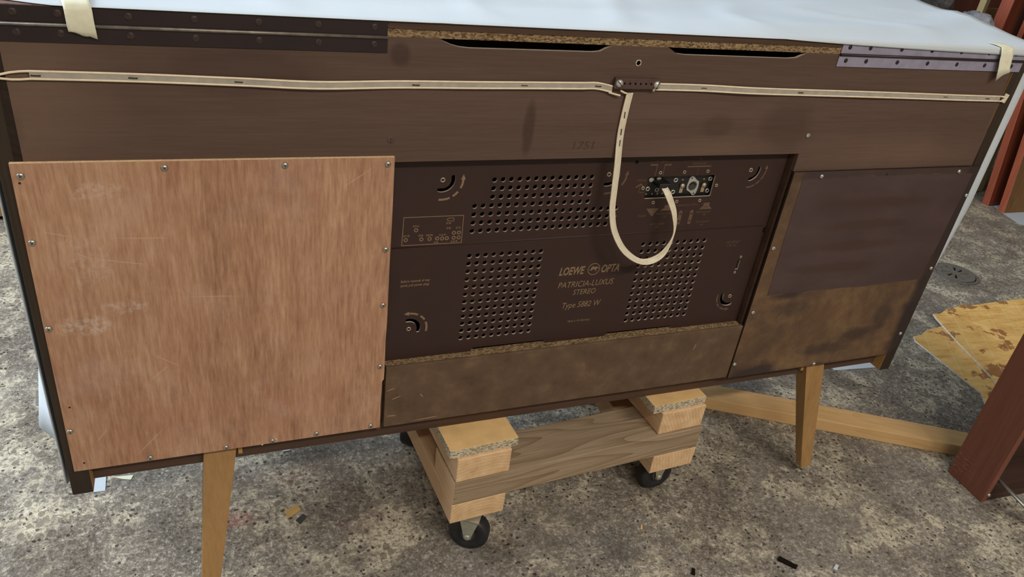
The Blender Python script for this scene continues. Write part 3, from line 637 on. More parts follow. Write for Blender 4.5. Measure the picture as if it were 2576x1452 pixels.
for x in (0.8774, 0.9165):
    bm = bmesh.new(); add_box(bm, x-0.0030, x+0.0030, YS-0.0012, YS, 0.6205, 0.6320, 0.0004); obj('solder_lug', bm, M['brass'], sk)
    bm = bmesh.new(); add_lathe(bm, [(0.0042, 0), (0.0040, -0.0020), (0.0022, -0.0034), (0.0006, -0.0037)], 14, 'Y', (x, YS-0.001, 0.6328)); obj('lug_rivet', bm, M['brass'], sk)
for x, z in [(0.8641,0.6421),(0.8639,0.6223),(0.9265,0.6424),(0.9265,0.6222),(0.8181,0.6290),(0.8345,0.6270)]:
    ring('bushing', x, z, 0.0038, 0.0020, YS, M['whitescrew'], sk, 0.0012)
for x, z in [(0.8766,0.6418),(0.9151,0.6419),(0.8529,0.6376),(0.8173,0.6205),(0.8278,0.6205),(0.8369,0.6205),(0.8456,0.6205)]:
    ring('rivet', x, z, 0.0014, 0.0007, YS, M['brass'], sk)
for x, z in [(0.8202,0.6446),(0.8330,0.6450)]:
    bm = bmesh.new(); add_lathe(bm, [(0.0046, 0), (0.0044, -0.002), (0.002, -0.003)], 14, 'Y', (x, YS, z)); obj('bushing', bm, M['whitescrew'], sk)
# a chassis and dark cavity behind
box('chassis', 0.45, 1.03, 0.085, 0.24, 0.385, 0.470, M['chassis'], cab, 0.003)
for i in range(6):
    bm = bmesh.new(); add_lathe(bm, [(0.011, 0.0), (0.011, 0.045), (0.008, 0.056), (0.002, 0.060)], 14, 'Z', (0.50+0.095*i, 0.14, 0.470)); obj('valve', bm, M['hub'], cab)
box('ac_inlet', 1.0175, 1.0275, 0.0195, 0.034, 0.4745, 0.5005, M['black'], cab, 0.001)
for z in (0.5020, 0.4725):
    ring('eyelet', 1.0225+(z-0.487)*0.1, z, 0.0024, 0.0012, PY, M['brass'], rp)

# ---- hinges
def hinge(x0, x1, y, mleaf, mkn, label, scr, kind, xs, rows):
    h = box('hinge', x0, x1, y, -0.0002, 0.8260, 0.8418, mleaf, cab, 0.0004)     # lower leaf
    h['label'] = label
    box('hinge_leaf', x0+0.0005, x1-0.0005, y, -0.0002, 0.8452, 0.8612, mleaf, h, 0.0004)
    bm = bmesh.new(); add_tube(bm, [(x0, -0.0026, 0.8435), ((x0+x1)/2, -0.0026, 0.8435), (x1, -0.0026, 0.8435)], 0.0019, 10); obj('hinge_pin', bm, mkn, h)
    for r in rows:
        for x in xs: screw(kind, x, r, y, h)
    return h
hinge(0.0150, 0.4092, -0.0017, M['hinge'], M['knuckle'], 'dark brown painted piano hinge', 0, 'flat', (0.0418, 0.0799, 0.1426, 0.2048, 0.2686, 0.3314, 0.3937), (0.8350, 0.8543))
hinge(1.0745, 1.4600, -0.0017, M['hinge_sheen'], M['hinge'], 'piano hinge with daylight sheen painted in grey', 0, 'black', (1.0885, 1.1274, 1.1890, 1.2511, 1.3136, 1.3750, 1.4363), (0.8352, 0.8545))

# ---- antenna ribbon cable
def ribbon(name, pts, sides, mweb, mcond, parent, wd=0.0096, n=8, webfrom=0, thick=0.0009, gap=None):
    P_ = catmull(pts, n); S_ = [s.normalized() for s in catmull(sides, n)]
    bm = bmesh.new(); rings = []
    for i, (p, s) in enumerate(zip(P_, S_)):
        t = (P_[min(i+1, len(P_)-1)]-P_[max(i-1, 0)]).normalized(); nn = t.cross(s).normalized()
        hw = wd/2-0.0008
        rings.append([bm.verts.new(p+s*a*hw+nn*b*thick/2) for a, b in ((-1, -1), (1, -1), (1, 1), (-1, 1))])
    for i in range(len(rings)-1):
        if i < webfrom: continue
        for k in range(4): bm.faces.new((rings[i][k], rings[i][(k+1) % 4], rings[i+1][(k+1) % 4], rings[i+1][k]))
    bm.faces.new(rings[webfrom]); bm.faces.new(rings[-1])
    bmesh.ops.delete(bm, geom=[v for v in bm.verts if not v.link_faces], context='VERTS')
    o = obj(name, bm, mweb, parent)
    for sg in (-1, 1):
        pp = [p+s*sg*(wd/2-0.0011) for p, s in zip(P_, S_)]
        if gap: pp = [Vector(gap)]+[Vector(gap)+(pp[webfrom]-Vector(gap))*t+Vector((0, 0, sg*0.0016))*math.sin(t*PI) for t in (0.25, 0.5, 0.75)]+pp[webfrom:]
        bm = bmesh.new(); add_tube(bm, pp, 0.00125, 8); obj('cable_strand', bm, mcond, o)
    return o
UPV = (0, 0, 1)
YC = -0.0024
def staple(x, z, y, parent, ang=0.0):
    bm = bmesh.new(); add_box(bm, -0.0042, 0.0042, -0.0012, -0.0004, -0.0005, 0.0005, 0.0002)
    for sx_ in (-0.0039, 0.0039): add_box(bm, sx_-0.0004, sx_+0.0004, -0.0012, 0.002, -0.0005, 0.0005)
    o = obj('staple', bm, M['slot'], parent, loc=(x, y, z)); o.rotation_euler = (0, ang, 0)
rl = ribbon('ribbon_cable', [(0.046, YC, 0.7932), (0.14, YC, 0.7922), (0.245, YC-0.0005, 0.7897), (0.330, YC-0.0025, 0.7878), (0.423, YC, 0.7895), (0.52, YC-0.001, 0.7905), (0.585, YC-0.001, 0.7912), (0.66, YC-0.002, 0.7922), (0.6875, YC, 0.7918), (0.710, YC-0.001, 0.7880)],
            [UPV]*10, M['web'], M['cond'], cab, 0.0100, 8, 0, gap=(0.0125, -0.0020, 0.7905))
for x, z in [(0.0516,0.7930),(0.1402,0.7922),(0.2449,0.7897),(0.4449,0.7895),(0.5846,0.7911),(0.6890,0.7917)]: staple(x, z, YC-0.0006, rl, 0.04)
bm = bmesh.new(); add_tube(bm, catmull([(0.706, -0.003, 0.7835), (0.716, -0.0045, 0.7815), (0.7225, -0.006, 0.7805)], 4), 0.00125, 8); obj('cable_strand', bm, M['cond'], rl)
rr = ribbon('ribbon_cable', [(0.776, YC, 0.7920), (0.853, YC-0.001, 0.7915), (0.93, YC-0.003, 0.7895), (1.015, YC, 0.7872), (1.13, YC-0.002, 0.7865), (1.25, YC-0.001, 0.7845), (1.35, YC-0.001, 0.7828), (1.4420, YC, 0.7815)],
            [UPV]*8, M['web'], M['cond'], cab, 0.0102, 8, 0)
for x, z in [(0.8530,0.7915),(1.0231,0.7872),(1.1955,0.7855),(1.3157,0.7835),(1.4121,0.7818)]: staple(x, z, YC-0.0006, rr, 0.03)
bm = bmesh.new()
for s_ in (-1, 1): add_tube(bm, catmull([(1.442, YC, 0.7815+s_*0.0040), (1.4475, YC-0.001, 0.7815+s_*0.0036), (1.4525, YC-0.001, 0.7820+s_*0.001), (1.457, -0.001, 0.7822)], 4), 0.0013, 8)
obj('cable_strand', bm, M['cond'], rr)
bm = bmesh.new(); add_box(bm, -0.0050, 0.0050, -0.003, 0.0, -0.0075, 0.0075, 0.0008); o = obj('cable_wrap', bm, M['webpale'], rr, loc=(1.4550, 0.0, 0.7822)); o.rotation_euler = (0, 0.25, 0)
bm = bmesh.new(); add_tube(bm, catmull([(0.774, -0.004, 0.7868), (0.771, -0.006, 0.788), (0.7725, -0.007, 0.7905), (0.776, -0.0055, 0.7905)], 4), 0.0010, 8); obj('cable_strand', bm, M['cond'], rr)
# the drop and the loop into the plug; sides turn so the ribbon twists at the bottom and on the way up
dp = [(0.7375, -0.004, 0.7835), (0.7368, YC-0.0005, 0.7600), (0.7366, YC, 0.7300), (0.7378, YC-0.001, 0.7075), (0.7395, -0.006, 0.6820), (0.7415, -0.008, 0.645), (0.7440, -0.010, 0.6129), (0.7530, -0.014, 0.5800), (0.7755, -0.018, 0.5480), (0.8090, -0.020, 0.5290), (0.8400, -0.019, 0.5380), (0.8550, -0.016, 0.5700), (0.8510, -0.011, 0.6020), (0.8390, -0.004, 0.6280), (0.8335, 0.006, 0.6395)]
ds = [(1, 0, 0.05), (1, 0, 0.08), (1, 0, 0.05), (1, 0, 0), (1, 0.05, 0), (1, 0.1, 0), (1, 0.15, 0.1), (0.9, 0.25, 0.35), (0.6, 0.45, 0.65), (0.05, 0.80, 0.55), (-0.7, 0.2, 0.7), (-0.62, -0.75, 0.15), (-0.93, -0.38, -0.2), (-1, 0, -0.4), (-1, 0, -0.2)]
rd = ribbon('ribbon_cable', dp, ds, M['webpale'], M['cond'], cab, 0.0100, 10)
for x, z in [(0.7367, 0.7530), (0.7366, 0.7290), (0.7378, 0.7130)]: staple(x, z, YC-0.0006, rd, PI/2-0.08)
bm = bmesh.new(); add_tube(bm, [(0.7220, -0.005, 0.7870), (0.7290, -0.005, 0.7838), (0.7335, -0.0045, 0.7828)], 0.0012, 8); obj('cable_strand', bm, M['cond'], rd)
bm = bmesh.new(); add_box(bm, 0.8240, 0.8420, 0.004, YS, 0.6370, 0.6455, 0.0018); add_box(bm, 0.8420, 0.8470, 0.008, YS, 0.6375, 0.6435, 0.0012); obj('antenna_plug', bm, M['black'], rd)
# terminal strip
ts = plate('terminal_strip', [rrect(0.7105, 0.7775, 0.7900, 0.8042, 0.0012, 2)]+[circ(0.7250+k*0.00805, 0.7968, 0.0016, 10) for k in range(6)], -0.0075, -0.0050, M['bakelite'], cab)
box('strip_base', 0.7120, 0.7760, -0.0050, 0.0, 0.7905, 0.8035, M['bakelite'], ts, 0.0006)
for k in range(6):
    bm = bmesh.new(); add_lathe(bm, [(0.0015, 0), (0.0015, -0.0004)], 8, 'Y', (0.7250+k*0.00805, -0.0050, 0.7968)); obj('terminal_hole', bm, M['void'], ts)
screw('term', 0.7168, 0.7972, -0.0075, ts, ry=0.2); screw('term', 0.7742, 0.7960, -0.0075, ts, ry=1.3)

# ---- legs, splayed and tapered
def leg(top, bot, ztop, zbot, back):
    """top/bot: x0, x1, y0, y1 rectangles"""
    bm = bmesh.new(); rings = []
    for k in range(9):
        t = k/8; z = ztop+(zbot-ztop)*t; r = [a+(b-a)*t for a, b in zip(top, bot)]
        rings.append([bm.verts.new(p) for p in ((r[0], r[2], z), (r[1], r[2], z), (r[1], r[3], z), (r[0], r[3], z))])
    for i in range(8):
        for k in range(4): bm.faces.new((rings[i][k], rings[i][(k+1) % 4], rings[i+1][(k+1) % 4], rings[i+1][k]))
    bm.faces.new(rings[0]); bm.faces.new(rings[-1])
    es = [e for e in bm.edges if abs(e.verts[0].co.z-e.verts[1].co.z) > 0.01]
    bmesh.ops.bevel(bm, geom=es, offset=0.0018, segments=2, affect='EDGES')
    o = obj('leg', bm, M['legwood'], cab)
    bm = bmesh.new(); cxm, cym = (bot[0]+bot[1])/2, (bot[2]+bot[3])/2
    add_lathe(bm, [(0.006, 0.002), (0.0075, -0.001), (0.005, -0.0035), (0.001, -0.0045)], 12, 'Z', (cxm, cym, zbot)); obj('leg_glide', bm, M['steel'], o)
zt, zb = 0.2568, 0.0105
for mir in (False, True):
    for front in (False, True):
        T = [0.170, 0.2155, 0.0145, 0.0470]; Bt = [0.1475, 0.1735, -0.0335, -0.0160]
        if front: T = [0.170, 0.2155, 0.3000, 0.3325]; Bt = [0.1475, 0.1735, 0.363, 0.3805]
        if mir:
            T = [W-T[1], W-T[0], T[2], T[3]]; Bt = [W-Bt[1], W-Bt[0], Bt[2], Bt[3]]
        leg(T, Bt, zt if not front else RB, zb, not front)
for x0, x1 in ((0.2155, 0.2215), (W-0.2215, W-0.2155)):
    box('leg_block', x0, x1, 0.0145, 0.020, 0.232, 0.2568, M['rawface'], cab, 0.0004)

# ------------------------------------------------------------------ paper cover on the lid
def sheet(name, grids, mat, thick=0.0005):
    bm = bmesh.new()
    for g in grids:
        vv = [[bm.verts.new(p) for p in row] for row in g]
        for i in range(len(vv)-1):
            for j in range(len(vv[0])-1):
                f = bm.faces.new((vv[i][j], vv[i][j+1], vv[i+1][j+1], vv[i+1][j])); f.smooth = True
    bmesh.ops.remove_doubles(bm, verts=bm.verts, dist=0.0004)
    o = obj(name, bm, mat, None, True)
    md = o.modifiers.new('thickness', 'SOLIDIFY'); md.thickness = thick; md.offset = 0
    return o
ZL = LT+ZO+0.0012
def lerp(a, b, t): return a+(b-a)*t
def xl(y): return -0.006-0.01*max(0, y)
def xr(y):
    y = max(0, min(0.36, y)); return 1.492+0.18*y if y > 0.03 else 1.478+0.65*y
def zr(y): return ZL+0.002+0.024*max(0, min(y, 0.36))
NXg, NYg = 90, 30
top = []
for j in range(NYg+1):
    t = j/NYg; row = []
    for i in range(NXg+1):
        u = i/NXg
        y = lerp(-0.0035, 0.385, t)
        x = lerp(xl(y), xr(y), u)
        if x < 0.075: y += (0.075-x)*0.42*(1-t)         # the sheet is cut back at its left corner
        b = max(0, (u-0.72)/0.28)
        z = ZL + b**2*(zr(y)-ZL)
        a = abs(noise.noise(Vector((x*2.2-y*3.0, y*1.5+x*0.8, 0.4)))); a2 = noise.noise(Vector((x*6, y*9+x*3, 2.2)))
        cr1 = abs(noise.noise(Vector((x*1.6-y*4.2, y*2.0+x*1.1, 5.4)))); cr2 = abs(noise.noise(Vector((x*3.1+y*2.2, y*5.0-x*1.4, 9.1))))
        z += (0.0065*max(0, 1-cr1*5)+0.0035*max(0, 1-cr2*6)+0.004*a + 0.0012*a2 + 0.0012)*min(1, t*7)
        row.append((x, y, z))
    top.append(row)
lip = []                                       # the sheet folds down over the back edge towards the right
for j in range(4):
    t = j/3; row = []
    for i in range(NXg+1):
        x, y, z = top[0][i]; u = i/NXg
        d = 0.0005+0.0115*max(0, (u-0.66)/0.34)**0.8
        row.append((x, y-0.0006*t, z-d*t))
    lip.append(row)
def front_x(i): return top[-1][i]
frt = [[(top[-1][i][0], top[-1][i][1]+0.004*math.sin(t*PI)+0.003*noise.noise(Vector((top[-1][i][0]*5, t*4, 0))), lerp(top[-1][i][2], 0.30, t)) for i in range(NXg+1)] for t in [k/10 for k in range(11)]]
lft = []
for k in range(15):
    t = k/14; row = []
    for j in range(NYg+1):
        x, y, z = top[j][0]; yy = 0.003+0.38*j/NYg
        f = max(0, min(1, yy/0.30))
        zbot = lerp(0.255, 0.155, f**0.6)
        zz = lerp(z, zbot, t)
        xo = lerp(x, -0.0058-0.076*f**2.2*t**1.6, min(1, t*4))
        row.append((xo+0.001*noise.noise(Vector((yy*12, zz*9, 1))), lerp(y, yy*(0.82 if yy > 0.05 else 1.0-0.18*max(0, yy-0.003)/0.047), min(1, t*4)), zz))
    lft.append(row)
rgt = []
for k in range(25):
    t = k/24; row = []
    zz0 = lerp(zr(0), 0.36, t)
    bul = 0.046*min(1, max(0, (zz0-0.395)/0.20))**0.8
    s0 = min(1, t*10)
    for j in range(NYg+3):
        if j < 2:                                    # the near strip runs out from the cabinet's edge and faces the camera
            x, y, z = top[0][-1]
            xx, yy = (W+0.0015, 0.0030) if j == 0 else (W+0.003+bul*0.62, 0.0100)
        else:
            x, y, z = top[j-2][-1]; xx, yy = W+0.003+bul*(1+0.25*max(0, y)), 0.024+max(0, y)*0.94
        row.append((lerp(x, xx, s0), lerp(y, yy, s0), lerp(z, 0.36, t)))
    rgt.append(row)
cov = sheet('cover_sheet', [top, lip, frt, lft, rgt], M['paper'])
tag(cov, 'white paper sheet draped over the top of the radio cabinet', 'paper sheet')
# masking tape
def tape(name, label, pts_c, half, torn, group):
    """pts_c: list of (x, y, z) down the strip; half: half-width; torn: z offsets of the torn end across"""
    n_ = len(torn); grid = []
    for k, (p, hw) in enumerate(zip(pts_c, half)):
        row = []
        for i in range(n_):
            u = i/(n_-1)*2-1
            row.append((p[0]+u*hw, p[1], p[2]+(torn[i] if k == len(pts_c)-1 else 0)))
        grid.append(row)
    o = sheet(name, [grid], M['tape'], 0.0004); tag(o, label, 'tape', group); return o
yb = -0.0068
tape('masking_tape', 'torn strip of masking tape over the dark hinge on the left', [(0.0935, 0.060, ZL+0.0042), (0.0945, 0.03, ZL+0.0036), (0.0965, 0.004, ZL+0.0030), (0.0985, yb+0.0015, ZL+0.0012), (0.0990, yb, ZL-0.004), (0.0992, yb, ZL-0.012), (0.0995, yb-0.0006, ZL-0.0185), (0.0998, yb+0.001, ZL-0.023), (0.1000, yb+0.0012, ZL-0.0275)],
     [0.0124]*8+[0.0126], [0.0030, 0.0028, 0.0022, 0.0008, -0.0008, -0.0012, -0.0010, -0.0025, -0.0036], 'masking tape strips')
tape('masking_tape', 'torn strip of masking tape hanging over the hinge on the right', [(1.396, 0.014, ZL+0.0050), (1.401, 0.004, ZL+0.0042), (1.404, yb+0.001, ZL+0.0025), (1.4065, yb-0.0015, ZL-0.008), (1.4085, yb-0.002, ZL-0.018), (1.4105, yb-0.003, ZL-0.028), (1.4130, yb-0.005, ZL-0.038)],
     [0.0135, 0.0135, 0.0135, 0.0138, 0.0138, 0.0130, 0.0120], [-0.0110, -0.0085, -0.0055, -0.0030, -0.0012, 0.0, 0.0012, 0.0022, 0.0035], 'masking tape strips')

# ------------------------------------------------------------------ dolly
DZ = ZO
do = thing('furniture_dolly', 'homemade pine furniture dolly on black casters under the cabinet', 'dolly', (0.5355, -0.0454, 0.0), math.radians(3.632))
Z0 = 0.063+DZ; Z1 = 0.1055+DZ; Z2 = 0.155+DZ; Z3 = 0.2035+DZ; Z4 = 0.2205+DZ
DL = 0.335
def beam(name, x0, x1, y0, y1, z0, z1, mats, endaxis, bev=0.0016, seed=0):
    o = box(name, x0, x1, y0, y1, z0, z1, mats, do, bev)
    for p in o.data.polygons: p.material_index = 1 if abs(p.normal[endaxis]) > 0.9 else 0
    # small irregularity so the timbers are not machine perfect
    rnd = random.Random(seed)
    for v in o.data.vertices: v.co.x += rnd.uniform(-1, 1)*0.0003; v.co.z += 0
    return o
for i, (x0, x1) in enumerate(((0.0, 0.0975), (0.399, 0.496))):
    beam('runner', x0, x1, 0.0, DL, Z0, Z1, [M['pine_y'], M['end_l']], 1, seed=i)
beam('cross_beam', 0.001, 0.4955, 0.0, 0.090, Z1, Z2, [M['pine_grey'], M['pine_y']], 0, seed=4)
beam('cross_beam', 0.001, 0.4955, DL-0.095, DL, Z1, Z2, [M['pine_grey'], M['pine_y']], 0, seed=5)
for i, (x0, x1, y0) in enumerate(((0.003, 0.097, 0.001), (0.398, 0.4945, 0.005))):
    beam('riser_block', x0, x1, y0, DL-0.01, Z2+0.0006, Z3, [M['pine_y'], M['end_l']], 1, seed=8+i)
for i, (x0, x1, y0) in enumerate(((-0.0095, 0.109, 0.0065), (0.379, 0.4930, 0.0105))):
    o = box('chipboard_pad', x0, x1, y0, DL-0.02, Z3+0.0004, Z4, [M['chip_top'], M['chip_pale']], do, 0.0006)
    for p in o.data.polygons: p.material_index = 0 if abs(p.normal.z) > 0.9 else 1
def caster(x, y, ang, hx, hy):
    """x, y wheel centre (dolly coordinates); ang turn of the wheel's axle; hx, hy swivel centre"""
    R_ = 0.0352; wh = 0.028
    T_ = Matrix.Translation((x, y, R_)) @ Matrix.Rotation(ang, 4, 'Z')
    bm = bmesh.new()
    add_lathe(bm, [(0.012, -wh/2+0.003), (0.017, -wh/2+0.004), (0.021, -wh/2+0.001), (R_-0.004, -wh/2), (R_-0.001, -wh/2+0.003), (R_, -wh/2+0.007), (R_, wh/2-0.007), (R_-0.001, wh/2-0.003), (R_-0.004, wh/2), (0.021, wh/2-0.001), (0.017, wh/2-0.004), (0.012, wh/2-0.003)], 32)
    bm.transform(T_); c = obj('caster', bm, M['rubber'], do)
    bm = bmesh.new(); add_lathe(bm, [(0.0115, -wh/2-0.001), (0.0115, wh/2+0.001)], 20); bm.transform(T_); obj('wheel_hub', bm, M['hub'], c)
    bm = bmesh.new(); L_ = math.hypot(hx-x, hy-y); 
    top_z = Z0-0.004-R_
    for s_ in (-1, 1):
        yy = s_*(wh/2+0.0035)
        prof = [(-0.0075, 0.004), (-0.0065, -0.004), (0, -0.0085), (0.0065, -0.004), (0.0085, 0.008), (0.016, top_z), (-0.016, top_z)]
        a = [bm.verts.new((px, yy-0.001, pz)) for px, pz in prof]; b = [bm.verts.new((px, yy+0.001, pz)) for px, pz in prof]
        bm.faces.new(a); bm.faces.new(b[::-1])
        for k in range(len(prof)): bm.faces.new((a[k], a[(k+1) % len(prof)], b[(k+1) % len(prof)], b[k]))
    add_box(bm, -0.017, 0.017, -wh/2-0.0045, wh/2+0.0045, top_z-0.002, top_z+0.0005)
    bm.transform(T_); obj('fork', bm, M['fork'], c)
    bm = bmesh.new(); add_lathe(bm, [(0.0062, -wh/2-0.0045), (0.0058, -wh/2-0.0065), (0.0040, -wh/2-0.0078), (0.001, -wh/2-0.0082)], 16)
    add_lathe(bm, [(0.0058, wh/2+0.0045), (0.0055, wh/2+0.0070)], 12); bm.transform(T_); obj('axle_bolt', bm, M['fork'], c)
    box('caster_plate', hx-0.026, hx+0.026, hy-0.024, hy+0.024, Z0-0.004, Z0-0.0003, M['fork'], c, 0.0005)
caster(0.0450, 0.0130, -0.62, 0.052, 0.032)
caster(0.4455, 0.0390, 0.0, 0.447, 0.040)
caster(0.0300, DL-0.045, 0.9, 0.048, DL-0.035)
caster(0.4500, DL-0.03, -0.4, 0.447, DL-0.035)

# ------------------------------------------------------------------ things on the floor
def prism(name, poly, z0, z1, mats, parent=None): return plate(name, [poly], z0, z1, mats, parent, 'XY')
# batten
a = Vector((1.12, 0.291, 0)); b = Vector((1.762, -0.0650, 0)); d = (b-a).normalized(); nrm = Vector((-d.y, d.x, 0))
bt = box('wooden_batten', 0, (b-a).length, -0.028, 0.030, 0.0005, 0.0300, [M['pine_batten']], None, 0.0015)
bt.location = (a+b)/2-d*(b-a).length/2+nrm*0.003; bt.rotation_euler = (0, 0, math.atan2(d.y, d.x))
tag(bt, 'long pale pine batten lying on the floor behind the right leg', 'batten')
# upright reddish drawer box at the right edge
dx, dy = 1.652, -0.195
dr = thing('drawer_box', 'reddish brown wooden drawer standing on end at the right edge', 'drawer', (dx, dy, 0.0), math.radians(-3))
Hh = 0.78
box('side_board', 0.0, 0.014, 0.0, 0.092, 0.0, Hh, M['drawer'], dr, 0.001)
box('side_board', 0.40, 0.414, 0.0, 0.092, 0.0, Hh, M['drawer'], dr, 0.001)
box('end_board', 0.014, 0.40, 0.002, 0.090, 0.0, 0.016, M['drawer_in'], dr, 0.001)
box('end_board', 0.014, 0.40, 0.002, 0.090, Hh-0.016, Hh, M['drawer_in'], dr, 0.001)
box('drawer_bottom', 0.014, 0.40, 0.080, 0.086, 0.016, Hh-0.016, M['drawer_in'], dr, 0.0005)
for x, y, z in ((0.020, 0.004, 0.012), (0.011, 0.0, 0.020)): screw('pan', x, z, y, dr, 'dowel')
rod = bmesh.new(); add_tube(rod, [(1.676, -0.150, 0.060), (1.690, -0.262, 0.036), (1.70, -0.34, 0.010)], 0.0042, 10)
tag(obj('steel_rod', rod, M['steel'], None), 'thin grey steel rod leaning inside the reddish drawer', 'rod')
# cardboard sheets
c1 = prism('cardboard_sheet', [(2.004, 0.332), (2.018, 0.350), (2.048, 0.352), (2.085, 0.368), (2.110, 0.371), (2.178, 0.380), (2.30, 0.40), (2.25, 0.0), (1.90, -0.02), (1.990, 0.097), (1.998, 0.21)], 0.0006, 0.0046, [M['card'], M['card_edge']])
tag(c1, 'stained tan cardboard sheet lying flat, lower of the two near the drawer', 'cardboard', 'cardboard sheets on the floor')
c2 = prism('cardboard_sheet', [(2.176, 0.432), (2.20, 0.428), (2.245, 0.446), (2.30, 0.452), (2.326, 0.462), (2.345, 0.450), (2.46, 0.452), (2.588, 0.452), (2.72, 0.44), (2.60, 0.0), (2.02, 0.03), (2.079, 0.144), (2.12, 0.28), (2.165, 0.41)], 0.0050, 0.0100, [M['card'], M['card_edge']])
tag(c2, 'stained tan cardboard sheet lying on top of the other cardboard', 'cardboard', 'cardboard sheets on the floor')
# floor drain
dc = thing('floor_drain', 'round slotted metal drain cover set in the concrete floor', 'drain cover', (2.500, 0.640, 0.0))
R1 = 0.062
sl = []
for k in range(10):
    a = 2*PI*k/10+0.2; c_, s_ = math.cos(a), math.sin(a)
    q = [(0.014, -0.0025), (0.046, -0.005), (0.046, 0.005), (0.014, 0.0025)]
    sl.append([(u*c_-v*s_, u*s_+v*c_) for u, v in q])
prism_l = [circ(0, 0, R1, 36)]+sl
plate('slotted_disc', prism_l, 0.001, 0.005, M['castiron'], dc, 'XY')
plate('frame_ring', [circ(0, 0, R1+0.012, 40), circ(0, 0, R1+0.003, 36)], 0.0004, 0.003, M['castiron'], dc, 'XY')
plate('drain_pit', [circ(0, 0, R1+0.003, 36)], 0.0002, 0.0008, M['void'], dc, 'XY')
# paper on the floor
tag(prism('paper_scrap', [(-0.030, 0.240), (-0.004, 0.239), (-0.006, 0.40), (-0.04, 0.40)], 0.0004, 0.0010, M['paper']), 'white paper sheet on the floor below the left end', 'paper', 'loose paper on the floor')
tag(prism('paper_scrap', [(1.660, 0.266), (1.673, 0.2635), (1.815, 0.250), (1.90, 0.30), (1.86, 0.42), (1.68, 0.42)], 0.0004, 0.0010, M['paper']), 'white paper sheet on the floor behind the right end of the cabinet', 'paper', 'loose paper on the floor')
tag(prism('paper_scrap', [(3.225, 1.095), (3.19, 1.00), (3.175, 0.93), (3.40, 0.85), (3.9, 0.85), (3.9, 1.15), (3.4, 1.2)], 0.0004, 0.0010, M['paper']), 'white paper under the feet of the leaning red boards', 'paper', 'loose paper on the floor')
tag(prism('tape_scrap', [(0.006, 0.271), (0.040, 0.268), (0.036, 0.257), (0.022, 0.262)], 0.0004, 0.0010, M['tape']), 'small pale yellow tape scrap on the floor near the left leg', 'tape scrap')
# splinters and chips
def chipobj(name, label, x, y, L, wd, h, ang, mat, cat, group='debris on the floor'):
    bm = bmesh.new(); add_box(bm, -L/2, L/2, -wd/2, wd/2, 0, h, min(h, wd)*0.2)
    for v in bm.verts: v.co.y += 0.2*wd*math.sin(v.co.x/L*5); v.co.z *= 1-0.4*abs(v.co.x)/L; v.co.y *= 1-0.5*max(0, v.co.x/L)
    o = obj(name, bm, mat, None, loc=(x, y, 0.0002)); o.rotation_euler = (0, 0, ang); tag(o, label, cat, group); return o
chipobj('bark_splinter', 'black splinter lying on the concrete in the right foreground', 1.130, -0.219, 0.034, 0.011, 0.005, -1.0, M['void'], 'splinter')
chipobj('stone_chip', 'small white chip on the concrete right of the black splinter', 1.216, -0.251, 0.013, 0.007, 0.003, 0.4, M['paper'], 'chip')
chipobj('bark_splinter', 'small dark splinter at the bottom edge below the dolly', 0.946, -0.190, 0.014, 0.007, 0.004, 0.8, M['void'], 'splinter')
chipobj('wood_shaving', 'pale wood shaving on the floor left of the dolly', 0.307, 0.272, 0.014, 0.005, 0.002, -0.1, M['paper'], 'shaving')
chipobj('wood_shaving', 'yellow wood shaving on the floor right of the front caster', 0.905, -0.075, 0.010, 0.004, 0.002, 0.9, M['chip_top'], 'shaving')
chipobj('paint_flake', 'tan paint flake on the floor between left leg and dolly', 0.300, 0.115, 0.026, 0.018, 0.003, 0.3, M['kraft'], 'flake')
chipobj('stone_chip', 'dark grey chip beside the tan paint flake on the floor', 0.312, 0.093, 0.018, 0.012, 0.004, 0.6, M['hub'], 'chip')

# ------------------------------------------------------------------ background: leaning boards, crate, cloths
def plank(name, label, foot, width, thick, length, lean, turn, mats, cat='board', group='leaning red boards'):
    bm = bmesh.new(); add_box(bm, 0, width, 0, thick, 0, length, 0.002)
    bm.transform(Matrix.Translation(foot) @ Matrix.Rotation(turn, 4, 'Z') @ Matrix.Rotation(-lean, 4, 'X'))
    o = obj(name, bm, mats)
    inv = (Matrix.Rotation(turn, 4, 'Z') @ Matrix.Rotation(-lean, 4, 'X')).to_3x3().inverted()
    for p in o.data.polygons: p.material_index = 0 if abs((inv @ p.normal).y) > 0.7 else 1
    tag(o, label, cat, group); return o
plank('wood_board', 'brown faced red edged board, nearest of the leaning boards', (3.205, 1.030, 0.001), 0.42, 0.030, 1.30, 0.137, -0.02, [M['mahog_back'], M['mahog_lit']])
plank('wood_board', 'dark red board leaning just behind the nearest board', (3.197, 1.100, 0.001), 0.42, 0.032, 1.25, 0.137, -0.02, [M['mahog'], M['mahog_lit']])
plank('pale_batten', 'pale narrow batten standing between cabinet end and red boards', (3.275, 1.235, 0.001), 0.045, 0.022, 0.62, 0.06, 0.0, [M['palebatten'], M['palebatten']], 'batten', 'upright battens')
plank('wood_board', 'narrow red board standing behind the pale batten', (3.235, 1.302, 0.001), 0.10, 0.024, 0.80, 0.0, 0.0, [M['mahog'], M['mahog_lit']])
plank('wood_board', 'lit red board standing upright left of the tan rack', (3.185, 1.66, 0.001), 0.125, 0.030, 1.60, 0.06, 0.25, [M['mahog_lit'], M['mahog']])
plank('wood_board', 'dark red board behind the cloths at the top edge', (2.95, 1.72, 0.001), 0.215, 0.030, 1.50, 0.06, 0.1, [M['mahog'], M['mahog']])
plank('wood_board', 'broad red board standing at the top right corner', (3.185, 1.36, 0.001), 0.26, 0.050, 1.60, 0.0, 0.10, [M['mahog'], M['mahog_lit']])
